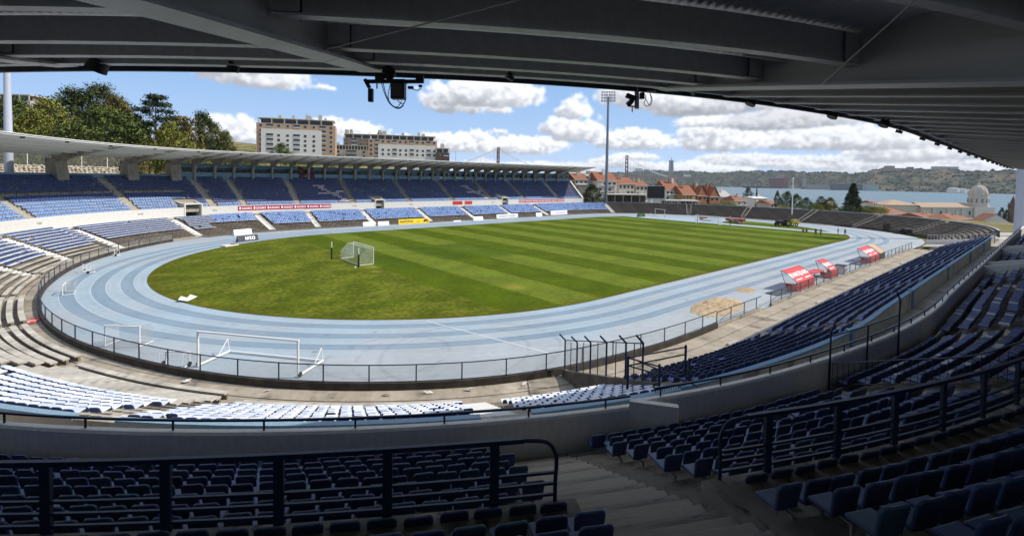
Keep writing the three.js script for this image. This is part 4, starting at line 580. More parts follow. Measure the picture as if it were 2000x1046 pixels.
// ---------------------------------------------------------------- dugouts
function dugout(label, x0, x1, letters, bare) {
  const o = thing('dugout', label, 'dugout', 'team shelters beside the track'), y0 = -48.25, L = x1 - x0, prof = []; for (let i = 0; i <= 8; i++) { const a = i / 8 * 1.15; prof.push([y0 + 2.1 * Math.sin(a) * 0.95, 1.0 + 1.15 * (1 - Math.pow(1 - i / 8, 2)) ]); }
  const cx = (x0 + x1) / 2, cy = y0; o.position.copy(V(cx, cy, 0.02));
  const X = (u, y, z) => new THREE.Vector3(u, z, -(y - cy));
  const shell = (a, b, mat, name) => { const pos = [], uv = [], idx = []; let s = 0; prof.forEach(([y, z], i) => { if (i) s += Math.hypot(y - prof[i - 1][0], z - prof[i - 1][1]); for (const [u, k] of [[a, 0], [b, 1]]) { const v = X(u, y, z); pos.push(v.x, v.y, v.z); uv.push(k, s / 2.75); } }); for (let i = 0; i < prof.length - 1; i++) idx.push(i * 2, i * 2 + 1, i * 2 + 2, i * 2 + 1, i * 2 + 3, i * 2 + 2); const g = new THREE.BufferGeometry(); g.setAttribute('position', new THREE.Float32BufferAttribute(pos, 3)); g.setAttribute('uv', new THREE.Float32BufferAttribute(uv, 2)); g.setIndex(idx); g.computeVertexNormals(); return mesh(name, g, mat, o); };
  const redPrint = print(L, 2.75, (x, W, H) => { x.fillStyle = '#cc2024'; x.fillRect(0, 0, W, H); if (!letters) return; x.fillStyle = '#fff'; x.font = `bold ${H * 0.27}px sans-serif`; x.textBaseline = 'middle'; x.textAlign = 'center'; for (let i = 0; i < letters; i++) { const u = W * (i + 0.5) / letters; x.fillText('SAGRES', u + H * 0.1, H * 0.62, W / letters * 0.72); x.beginPath(); x.ellipse(u - W / letters * 0.40, H * 0.62, H * 0.08, H * 0.14, 0, 0, 7); x.fill(); x.fillRect(u - W / letters * 0.34, H * 0.86, W / letters * 0.66, H * 0.035); } }, 512);
  shell(-L / 2, L / 2, bare ? std(lin(0.50, 0.36, 0.22), 0.8) : redPrint, 'canopy');
  mesh('rear_wall', box(L, 0.98, 0.05, 0, 0.52, 0.02), bare ? MAT.darkIn : MAT.red, o);
  const clear = std(lin(0.72, 0.74, 0.74), 0.2, { transparent: true, opacity: 0.2 });
  for (const s of [-1, 1]) { mesh('side_pane', poly([[...prof.map(([y, z]) => X(s * L / 2, y, z)), X(s * L / 2, y0 + 1.3, 0.75), X(s * L / 2, y0, 0.75)]]), clear, o); mesh('end_frame', tube(prof.map(([y, z]) => X(s * L / 2, y, z)), 0.03, 16), MAT.blackSteel, o); mesh('end_frame', rod(X(s * L / 2, prof[8][0], prof[8][1]), X(s * L / 2, y0 + 1.3, 0.7), 0.03), MAT.blackSteel, o); mesh('side_panel', poly([[X(s * L / 2, y0, 0.02), X(s * L / 2, y0 + 1.1, 0.02), X(s * L / 2, y0 + 1.3, 0.75), X(s * L / 2, y0, 0.75)]]), MAT.red, o); }
  mesh('bench', box(L - 0.3, 0.1, 0.45, 0, 0.5, -0.5), MAT.blackSteel, o);
  return o;
}
dugout('long red curved dugout lettered in white nearest the camera', -21.3, -15.6, 2); dugout('short red curved dugout behind the nearest long one', -9.3, -6.6, 1); dugout('red curved dugout lettered in white farther along the straight', 10.2, 15.6, 2); dugout('battered tan dugout next to the farther red one', 16.2, 19.6, 0, true);
{ const o = thing('low_shelter', 'low open red shelter between the two nearer dugouts', 'shelter'); mesh('top', box(3.6, 0.08, 1.2), MAT.red, o); for (const x of [-1.7, 1.7]) for (const z of [-0.5, 0.5]) mesh('leg', rod(new THREE.Vector3(x, -1.15, z), new THREE.Vector3(x, 0, z), 0.035), MAT.blackSteel, o); mesh('bench', box(3.4, 0.08, 0.4, 0, -0.7, 0.2), MAT.blackSteel, o); o.position.copy(V(-12.4, -47.3, 1.2)); }
{ const o = thing('waste_container', 'dark open-topped bin beside the short dugout', 'bin'); mesh('body', box(1.3, 1.1, 1.1, 0, 0.55, 0), MAT.darkSteel, o); mesh('lid', box(1.4, 0.08, 1.2, 0, 1.14, 0), MAT.black, o); o.position.copy(V(-3.6, -47.9, 0.02)); }
{ for (const [x, y, label] of [[-23.3, -47.2, 'dark flat sheet drawn as the shadow of the nearest dugout'], [8.6, -47.2, 'dark flat sheet drawn as the shadow of the farther dugout']]) { const o = mesh('dugout_shadow', new RoundedBoxGeometry(4.2, 0.06, 1.5, 1, 0.02), MAT.navySteel); o.position.copy(V(x, y, 0.06)); o.rotation.y = -0.08; tag(o, label, 'board', 'shadow sheets beside the dugouts'); } }  // dark sheets laid where the dugouts cast their shadows
// ---------------------------------------------------------------- sand heap by the fence
{
  const n = 60, pos = [], uv = [], idx = []; for (let j = 0; j <= n; j++) for (let i = 0; i <= n; i++) { const u = i / n * 2 - 1, v = j / n * 2 - 1, x = u * 5.2, y = v * 2.3, e = Math.max(0, 1 - Math.pow(Math.abs(u), 2.4) - Math.pow(Math.abs(v), 2.2) + fbm2(u * 3, v * 2 + 7, 3) * 0.3); pos.push(x, e * (0.45 + 0.5 * fbm2(x * 0.5, y * 0.6, 4)) * 0.75 + (e > 0 ? 0.03 : -0.05), -y); uv.push(x, y); }
  for (let j = 0; j < n; j++) for (let i = 0; i < n; i++) { const k = j * (n + 1) + i; idx.push(k, k + 1, k + n + 1, k + 1, k + n + 2, k + n + 1); }
  const g = new THREE.BufferGeometry(); g.setAttribute('position', new THREE.Float32BufferAttribute(pos, 3)); g.setAttribute('uv', new THREE.Float32BufferAttribute(uv, 2)); g.setIndex(idx); g.computeVertexNormals();
  const o = mesh('sand_heap', g, MAT.sand); o.position.copy(V(-35.4, -45.7, 0.01)); o.rotation.y = 0.12; o.scale.set(0.86, 1, 0.86); tag(o, 'heap of yellow sand lying on the track inside the fence', 'sand');
  const o2 = mesh('sand_heap', g, MAT.sand); o2.scale.set(0.32, 0.35, 0.4); o2.position.copy(V(-25.5, -44.2, 0.0)); tag(o2, 'small spill of sand on the track beyond the heap', 'sand');
}
// ---------------------------------------------------------------- advertising boards
function board(label, px, py, w, h, paint, opt = {}) {
  const p = at(px, py, 1).sub(camera.position), k = -(EYE[2] - 0.03) / p.y, q = camera.position.clone().addScaledVector(p, k), o = thing('advertising_board', label, 'board', 'advertising boards beside the track');
  o.position.copy(q); o.rotation.y = opt.turn || 0;
  const face = print(w, h, paint, opt.px || 256), tilt = opt.wedge || 0.35;
  const f = new THREE.BoxGeometry(w, h, 0.05).rotateX(-tilt).translate(0, h / 2 * Math.cos(tilt), 0.0); mesh('front_panel', f, face, o);
  mesh('back_panel', new THREE.BoxGeometry(w, h, 0.04).rotateX(tilt).translate(0, h / 2 * Math.cos(tilt), -h * Math.sin(tilt) - 0.03), opt.back || MAT.whitePaint, o);
  for (const s of [-1, 1]) mesh('end_panel', poly([[new THREE.Vector3(s * w / 2, 0, h * Math.sin(tilt) * 0.5), new THREE.Vector3(s * w / 2, 0, -h * Math.sin(tilt) * 1.5), new THREE.Vector3(s * w / 2, h * Math.cos(tilt), -h * Math.sin(tilt) * 0.5)]]), opt.back || MAT.whitePaint, o);
  return o;
}
const text = (bg, fg, s, f = 0.62, font = 'sans-serif', align = 0.5) => (x, W, H) => { x.fillStyle = bg; x.fillRect(0, 0, W, H); x.fillStyle = fg; x.font = `bold ${H * f}px ${font}`; x.textAlign = 'center'; x.textBaseline = 'middle'; x.fillText(s, W * align, H * 0.52, W * 0.9); };
board('black wedge board with large white letters by the left bend', 484, 470, 4.0, 1.15, text('#1c1e2e', '#fff', 'MEO', 0.8, 'sans-serif', 0.6), { turn: 0.35, back: MAT.navySteel });
board('blank white board behind the black wedge board', 474, 458, 3.8, 1.2, text('#f0efec', '#f0efec', ''), { turn: 0.35 });
board('blank white board at the foot of the terrace stairs', 721, 441, 3.3, 1.1, text('#f2f2f0', '#f2f2f0', ''), {});
board('white board with faint print beside the blank one', 749, 440, 3.0, 1.1, text('#efefec', '#9a9a98', 'CS', 0.6, 'sans-serif', 0.75), {});
board('long yellow board lettered in black below the terrace', 809, 436.5, 9.4, 1.35, (x, W, H) => { x.fillStyle = '#f2cf1c'; x.fillRect(0, 0, W, H); x.fillStyle = '#141414'; x.font = `bold ${H * 0.8}px sans-serif`; x.textBaseline = 'middle'; x.fillText('meltino', W * 0.03, H * 0.46, W * 0.5); x.font = `${H * 0.42}px sans-serif`; x.fillText('café', W * 0.56, H * 0.6, W * 0.2); x.fillStyle = '#4a2a12'; x.beginPath(); x.ellipse(W * 0.88, H * 0.4, W * 0.06, H * 0.26, 0, 0, 7); x.ellipse(W * 0.83, H * 0.55, W * 0.035, H * 0.2, 0, 0, 7); x.ellipse(W * 0.94, H * 0.6, W * 0.035, H * 0.22, 0, 0, 7); x.fill(); }, { wedge: 0.1, px: 512 });
board('low white board near the middle of the far touchline', 893, 432.5, 2.6, 0.35, text('#f0f0ee', '#f0f0ee', ''), {});
board('white board standing below the stairs of the opposite stand', 934, 430, 3.6, 1.2, text('#f2f2f0', '#b0b0b0', '', 0.5), {});
board('long white board lettered in grey on the far straight', 991, 425.5, 9.0, 1.3, text('#f2f2f0', '#5a6a60', 'INTERIOR E EXTERIOR', 0.5), { wedge: 0.1, px: 512 });
board('narrow blank white board on the far straight', 1053, 422.5, 2.8, 1.3, text('#f2f2f0', '#f2f2f0', ''), { wedge: 0.2 });
board('white board with small script near the end of the far straight', 1092, 419, 8.6, 1.5, text('#f3f3f1', '#8a8a98', 'Clube & Benfica  K', 0.42, 'serif', 0.65), { wedge: 0.1, px: 512 });
board('dark green board at the edge of the far bend', 1253, 423, 4.2, 1.3, text('#1f4418', '#3d7a2c', '////', 0.9), { wedge: 0.2, back: MAT.black });
// banners along the white front wall of the opposite stand
function banner(label, t0, t1, d, z0, z1, draw, px = 1024) { const g = sweep(t0, t1, rect(d - 0.03, d, z0, z1), 1.5, true), u = g.attributes.uv, p = g.attributes.position; let L = 0; for (let i = 0; i < u.count; i++) L = Math.max(L, u.getX(i)); const seen = new Set(); for (let i = 0; i < u.count; i++) { u.setXY(i, u.getX(i) / L, (p.getY(i) - z0) / (z1 - z0)); } const o = mesh('banner', g, print(L, z1 - z0, draw, px)); return tag(o, label, 'banner', 'banners on the opposite stand'); }
const sagres = (n, bg) => (x, W, H) => { x.fillStyle = bg; x.fillRect(0, 0, W, H); x.fillStyle = '#fff'; x.font = `bold ${H * 0.66}px sans-serif`; x.textBaseline = 'middle'; for (let i = 0; i < n; i++) { const u = W * (i + 0.08) / n; x.beginPath(); x.ellipse(u + H * 0.2, H * 0.5, H * 0.2, H * 0.3, 0, 0, 7); x.fill(); x.fillText('SAGRES', u + H * 0.55, H * 0.54, W / n * 0.72); } };
banner('long crimson banner with seven white words on the white wall', 75.4, 96.6, 14.06, 4.0, 5.05, sagres(7, '#a81c48'));
banner('crimson banner with seven white words near the far end of the wall', 165.4, 187.5, 14.06, 4.0, 5.0, sagres(7, '#a81c48'));
banner('left of two small red lettered banners on the white wall', 136.4, 140.2, 14.06, 3.9, 5.0, text('#c22c26', '#f4d8c8', 'PREGAIA', 0.6)); banner('right of two small red lettered banners on the white wall', 141.2, 144.2, 14.06, 3.9, 5.0, text('#c8382c', '#f4e4d0', 'Sumol', 0.6));
// ---------------------------------------------------------------- loose things
{ const g = poly([[[-1.5, 0.05, 0.9], [1.6, 0.02, 0.5], [1.3, 0.45, -0.5], [0.1, 0.22, -0.3]], [[-1.5, 0.05, 0.9], [0.1, 0.22, -0.3], [-0.4, 0.6, -0.9], [-1.9, 0.35, -0.4]]].map((f) => f.map((p) => new THREE.Vector3(...p)))); const o = mesh('crumpled_sheet', g, MAT.whitePaint); o.position.copy(V(-76.0, -11.3, 0.05)); o.rotation.y = 0.9; o.scale.setScalar(0.62); tag(o, 'crumpled white sheet lying at the grass edge of the bend', 'sheet'); }
{ const o = thing('crash_mat', 'small pale mat with a dark edge at the grass near the wedge board', 'mat'); mesh('mat', new RoundedBoxGeometry(2.6, 0.25, 1.3, 2, 0.05), MAT.whitePaint, o); mesh('cover_flap', box(1.1, 0.08, 0.8, 0.9, 0.16, 0), std(lin(0.25, 0.06, 0.04), 0.8), o); o.position.copy(V(-65.9, 27.5, 0.15)); o.rotation.y = 0.5; }
{ const m = print(2.4, 1.6, (x, W, H) => { x.fillStyle = '#c83a2a'; x.fillRect(0, 0, W, H); x.fillStyle = '#f2e8e0'; x.font = `bold ${H * 0.5}px sans-serif`; x.fillText('MIL', W * 0.15, H * 0.45); x.fillText('10', W * 0.3, H * 0.95); }, 256), o = mesh('fallen_sign', new THREE.BoxGeometry(1.7, 0.04, 0.75), m); { const q = P(-15.2, 0.6); o.position.copy(V(q[0], q[1], 0.07)); } o.rotation.y = 1.35; tag(o, 'red and white lettered panel lying on the concrete behind the bend', 'sign'); }
{ const r = rng(77), names = ['beside the fence of the near bend', 'below the pale seats', 'on the concrete by the portable goal', 'near the white aisle', 'at the foot of the mossy wall', 'on the concrete near the dividing fence']; [[-70.2, -43.9], [-68.4, -45.2], [-75.1, -38.6], [-66.2, -46.4], [-78.3, -33.9], [-63, -47.4]].forEach(([x, y], i) => { const pts = Array.from({ length: 10 }, () => [(r() - 0.5) * 0.7, r() * 0.14, (r() - 0.5) * 0.5]), g = poly(Array.from({ length: 7 }, (_, k) => [pts[k], pts[(k + 3) % 10], pts[(k + 5) % 10]].map((p) => new THREE.Vector3(...p)))), p = P(-50 - i * 3, 0), n = bowlOff(x, y); const nn = NRM(Math.atan2(y, -(x + A)) * 180 / Math.PI), o = mesh('litter', g, MAT.whitePaint); o.position.copy(V(x + nn[0] * (0.7 - n), y + nn[1] * (0.7 - n), 0.06)); tag(o, `scrap of white litter ${names[i]}`, 'litter', 'litter on the concourse'); }); }
{ const o = thing('mat_stack', 'heap of red white and dark sponsor mats behind the far goal', 'mats'), r = rng(9); for (let i = 0; i < 9; i++) mesh('mat', new RoundedBoxGeometry(2.2 + r() * 1.2, 0.25 + r() * 0.5, 1.2, 1, 0.05).rotateZ((r() - 0.5) * 0.4).translate(-3.6 + i * 0.9, 0.5 + r() * 0.7, (r() - 0.5) * 1.2), [MAT.red, MAT.whitePaint, std(lin(0.45, 0.16, 0.14), 0.7), MAT.navySteel][i % 4], o); o.position.copy(V(66.6, -1.4, 0.05)); o.rotation.y = 0.9; }
{ const o = thing('landing_mat', 'flat white and maroon landing mat on the far apron', 'mat'); mesh('mat', new RoundedBoxGeometry(5, 0.45, 2.2, 1, 0.08), MAT.whitePaint, o); mesh('mat_cover', new RoundedBoxGeometry(3.2, 0.5, 1.9, 1, 0.08).translate(1.3, 0.35, -0.3), std(lin(0.22, 0.04, 0.06), 0.7), o); o.position.copy(V(68.2, 9.0, 0.28)); o.rotation.y = 0.75; }
{ // tractor with a yellow cart
  const o = thing('tractor', 'dark tractor with a yellow cart parked on the far grass segment', 'tractor'), B = (n, g, m, par = o) => mesh(n, g, m, par);
  B('hood', new RoundedBoxGeometry(1.5, 0.7, 0.8, 2, 0.1).translate(1.0, 1.05, 0), MAT.navySteel); B('chassis', box(2.8, 0.35, 0.6, 0.3, 0.7, 0), MAT.blackSteel); B('seat', new RoundedBoxGeometry(0.5, 0.6, 0.5, 1, 0.08).translate(-0.6, 1.35, 0), MAT.black); B('roll_bar', tube([[-0.9, 0.9, -0.5], [-0.9, 2.1, -0.45], [-0.9, 2.1, 0.45], [-0.9, 0.9, 0.5]].map((p) => new THREE.Vector3(...p)), 0.04), MAT.black);
  for (const [x, r] of [[-0.7, 0.75], [1.3, 0.45]]) for (const s of [-1, 1]) { const w = B('wheel', new THREE.TorusGeometry(r * 0.74, r * 0.26, 8, 20).translate(x, r, s * 0.75), MAT.rubber); mesh('rim', new THREE.CylinderGeometry(r * 0.55, r * 0.55, 0.2, 14).rotateX(Math.PI / 2).translate(x, r, s * 0.75), std(lin(0.5, 0.4, 0.05), 0.6), w); }
  B('cart', new RoundedBoxGeometry(1.7, 0.6, 1.2, 1, 0.06).translate(-2.7, 0.95, 0), std(lin(0.62, 0.48, 0.06), 0.6)); B('cart_load', new RoundedBoxGeometry(1.3, 0.5, 1, 2, 0.15).translate(-2.7, 1.4, 0), std(lin(0.35, 0.3, 0.1), 0.9)); for (const s of [-1, 1]) B('cart_wheel', new THREE.TorusGeometry(0.3, 0.12, 8, 16).translate(-2.7, 0.42, s * 0.7), MAT.rubber); B('drawbar', bar(new THREE.Vector3(-1.9, 0.7, 0), new THREE.Vector3(-0.9, 0.7, 0), 0.1), MAT.black);
  o.position.copy(V(67.5, -15.0, 0.04)); o.rotation.y = 2.5; o.scale.setScalar(1.25);
}
{ const o = thing('roller', 'dark groundsman machine parked below the right side of the far terrace', 'machine'); mesh('drum', new THREE.CylinderGeometry(0.6, 0.6, 1.6, 18).rotateX(Math.PI / 2).translate(-1, 0.6, 0), MAT.black, o); mesh('body', new RoundedBoxGeometry(2, 0.8, 1.1, 2, 0.1).translate(0.6, 1, 0), std(lin(0.03, 0.06, 0.05), 0.6), o); for (const s of [-1, 1]) mesh('wheel', new THREE.TorusGeometry(0.42, 0.16, 8, 16).translate(1, 0.55, s * 0.7), MAT.rubber, o); mesh('handle', tube([[1.4, 1.3, 0], [2.2, 1.9, 0], [2.8, 1.8, 0]].map((p) => new THREE.Vector3(...p)), 0.06), MAT.black, o); o.position.copy(V(73.5, -41.5, 0.05)); o.rotation.y = -0.8; }
{ const o = mesh('dark_panel', box(1.8, 1.9, 0.15, 0, 0.95, 0), std(lin(0.07, 0.05, 0.04), 0.9)); o.position.copy(V(79.3, -36.7, 0.05)); o.rotation.y = -0.8; tag(o, 'dark upright panel leaning at the far terrace front', 'panel'); }
// ---------------------------------------------------------------- people
function personGeo(j, cells = 0.014) {
  const bones = [['pelvis', 'chest', 0.125, 0.135], ['chest', 'neck', 0.125, 0.06], ['neck', 'head', 0.055, 0.07], ['chest', 'shL', 0.09, 0.065], ['chest', 'shR', 0.09, 0.065], ['shL', 'elL', 0.052, 0.042], ['elL', 'haL', 0.042, 0.032], ['shR', 'elR', 0.052, 0.042], ['elR', 'haR', 0.042, 0.032], ['pelvis', 'hiL', 0.11, 0.095], ['pelvis', 'hiR', 0.11, 0.095], ['hiL', 'knL', 0.088, 0.058], ['knL', 'anL', 0.058, 0.04], ['hiR', 'knR', 0.088, 0.058], ['knR', 'anR', 0.058, 0.04], ['anL', 'toL', 0.042, 0.035], ['anR', 'toR', 0.042, 0.035]];
  for (const s of ['L', 'R']) { const h = j['ha' + s], e = j['el' + s], dx = h[0] - e[0], dy = h[1] - e[1], dz = h[2] - e[2], l = Math.hypot(dx, dy, dz); for (let k = 0; k < 5; k++) { const n = 'f' + s + k, w = (k - 1.5) * 0.02, len = k === 4 ? 0.06 : 0.085 - Math.abs(k - 1.5) * 0.008; j[n] = [h[0] + dx / l * len + (k === 4 ? (s === 'L' ? -0.035 : 0.035) : 0), h[1] + dy / l * len, h[2] + dz / l * len + w]; bones.push(['ha' + s, n, 0.026, 0.009]); } }
  const R = 76, mc = new MarchingCubes(R, new THREE.MeshStandardMaterial(), false, false, 120000), size = 1.0, f = mc.field; mc.isolation = 0;
  for (let z = 0; z < R; z++) for (let y = 0; y < R; y++) for (let x = 0; x < R; x++) { const p = [(x / R * 2 - 1) * size, (y / R * 2 - 1) * size + 0.9, (z / R * 2 - 1) * size]; let d = Math.hypot((p[0] - j.head[0]) / 0.9, p[1] - j.head[1], (p[2] - j.head[2])) - 0.105; for (const [a, b, ra, rb] of bones) { const A1 = j[a], B1 = j[b], vx = B1[0] - A1[0], vy = B1[1] - A1[1], vz = B1[2] - A1[2], k = clamp(((p[0] - A1[0]) * vx + (p[1] - A1[1]) * vy + (p[2] - A1[2]) * vz) / (vx * vx + vy * vy + vz * vz)), q = Math.hypot(p[0] - A1[0] - vx * k, p[1] - A1[1] - vy * k, p[2] - A1[2] - vz * k) - mix(ra, rb, k), h = Math.max(0.035 - Math.abs(d - q), 0) / 0.035; d = Math.min(d, q) - h * h * 0.035 * 0.25; } f[x + y * R + z * R * R] = -d; }
  mc.update(); const n = mc.count, g = new THREE.BufferGeometry(); g.setAttribute('position', new THREE.BufferAttribute(mc.positionArray.slice(0, n * 3), 3)); g.setAttribute('normal', new THREE.BufferAttribute(mc.normalArray.slice(0, n * 3), 3)); g.translate(0, 0.9, 0); return g;
}
{
  const stand = { pelvis: [0, 0.95, 0], chest: [0, 1.28, 0.01], neck: [0, 1.48, 0], head: [0, 1.63, 0.02], shL: [-0.19, 1.42, 0], shR: [0.19, 1.42, 0], elL: [-0.25, 1.14, 0.02], haL: [-0.24, 0.9, 0.1], elR: [0.25, 1.14, 0.02], haR: [0.22, 0.92, 0.12], hiL: [-0.1, 0.9, 0], hiR: [0.1, 0.9, 0], knL: [-0.12, 0.5, 0.03], knR: [0.13, 0.5, 0.02], anL: [-0.13, 0.08, 0], anR: [0.15, 0.08, -0.02], toL: [-0.15, 0.04, 0.14], toR: [0.19, 0.04, 0.12] };
  const walkP = { ...stand, knL: [-0.1, 0.52, 0.2], anL: [-0.1, 0.1, 0.12], toL: [-0.1, 0.06, 0.27], knR: [0.1, 0.5, -0.06], anR: [0.1, 0.1, -0.26], toR: [0.1, 0.04, -0.13], elL: [-0.25, 1.15, -0.1], haL: [-0.24, 0.93, -0.05], elR: [0.25, 1.15, 0.1], haR: [0.22, 0.98, 0.26] };
  const crouch = { ...stand, pelvis: [0, 0.42, -0.12], chest: [0, 0.74, 0.1], neck: [0, 0.9, 0.2], head: [0, 1.03, 0.27], shL: [-0.19, 0.84, 0.17], shR: [0.19, 0.84, 0.17], elL: [-0.24, 0.58, 0.3], haL: [-0.15, 0.42, 0.45], elR: [0.24, 0.58, 0.3], haR: [0.15, 0.42, 0.45], hiL: [-0.1, 0.4, -0.1], hiR: [0.1, 0.4, -0.1], knL: [-0.16, 0.5, 0.28], knR: [0.16, 0.46, 0.28], anL: [-0.15, 0.08, 0.06], anR: [0.15, 0.08, 0.04], toL: [-0.17, 0.04, 0.2], toR: [0.17, 0.04, 0.18] };
  const geos = { stand: personGeo(stand), walk: personGeo(walkP), crouch: personGeo(crouch) }, head = { stand: [0, 1.63, 0.02], walk: [0, 1.63, 0.02], crouch: [0, 1.03, 0.27] };
  const dress = (g, pose, shirt, legs, shoe) => { const h = g.clone(), p = h.attributes.position, c = new Float32Array(p.count * 3), skin = [0.42, 0.24, 0.16], hd = head[pose]; for (let i = 0; i < p.count; i++) { const x = p.getX(i), y = p.getY(i), z = p.getZ(i); let k; if (pose === 'crouch') k = y < 0.09 ? shoe : y < 0.5 && z < 0.34 ? legs : y > 0.9 || (z > 0.36 && y < 0.6) ? skin : shirt; else k = y < 0.09 ? shoe : y > 1.47 || (Math.abs(x) > 0.19 && y < 1.18) ? skin : y > 0.93 ? shirt : legs; c.set(k, i * 3); } h.setAttribute('color', new THREE.BufferAttribute(c, 3)); return h; };
  const cloth = new THREE.MeshStandardMaterial({ vertexColors: true, roughness: 0.85 }), hair = std(lin(0.02, 0.015, 0.012), 0.8), K = { black: [0.015, 0.015, 0.02], navy: [0.02, 0.03, 0.08], grey: [0.2, 0.2, 0.22], white: [0.7, 0.7, 0.68], teal: [0.05, 0.14, 0.13], red: [0.3, 0.05, 0.05] };
  for (const [pose, x, y, turn, s, l, label] of [['stand', 48.0, -29.2, 2.2, 'black', 'navy', 'person in black standing on the far corner of the grass'], ['walk', 49.0, -30.0, 2.6, 'teal', 'black', 'person in a dark green top standing beside the one in black'], ['stand', 54.0, -32.2, 0.4, 'navy', 'grey', 'person in navy standing at the bend of the track'], ['walk', 53.4, -33.8, 1.2, 'black', 'black', 'person in dark clothes walking at the tip of the grass'], ['crouch', 53.2, -25.6, 1.9, 'black', 'navy', 'person crouching in dark clothes on the blue apron'], ['crouch', 54.2, -24.6, 2.9, 'red', 'black', 'person crouching in a dark red top on the blue apron']]) {
    const o = thing('person', label, 'person', 'people at the far corner'); mesh('body', dress(geos[pose], pose, K[s], K[l], K.black), cloth, o);
    const q = head[pose]; mesh('hair', new THREE.SphereGeometry(0.112, 14, 10, 0, Math.PI * 2, 0, Math.PI * 0.55).rotateX(-0.35).translate(q[0], q[1] + 0.015, q[2] - 0.012), hair, o);
    for (const e of [-1, 1]) mesh('eye', new THREE.SphereGeometry(0.012, 8, 6).translate(q[0] + e * 0.035, q[1] + 0.005, q[2] + 0.097), MAT.black, o); mesh('nose', new THREE.ConeGeometry(0.014, 0.035, 6).rotateX(-0.3).translate(q[0], q[1] - 0.015, q[2] + 0.108), std(lin(0.42, 0.24, 0.16), 0.8), o); mesh('mouth', box(0.04, 0.008, 0.006, q[0], q[1] - 0.05, q[2] + 0.092), std(lin(0.25, 0.08, 0.07), 0.8), o); for (const e of [-1, 1]) mesh('ear', new THREE.SphereGeometry(0.022, 8, 6).scale(0.5, 1, 0.8).translate(q[0] + e * 0.098, q[1], q[2]), std(lin(0.42, 0.24, 0.16), 0.8), o);
    o.position.copy(V(x, y, 0.035)); o.rotation.y = turn;
  }
}
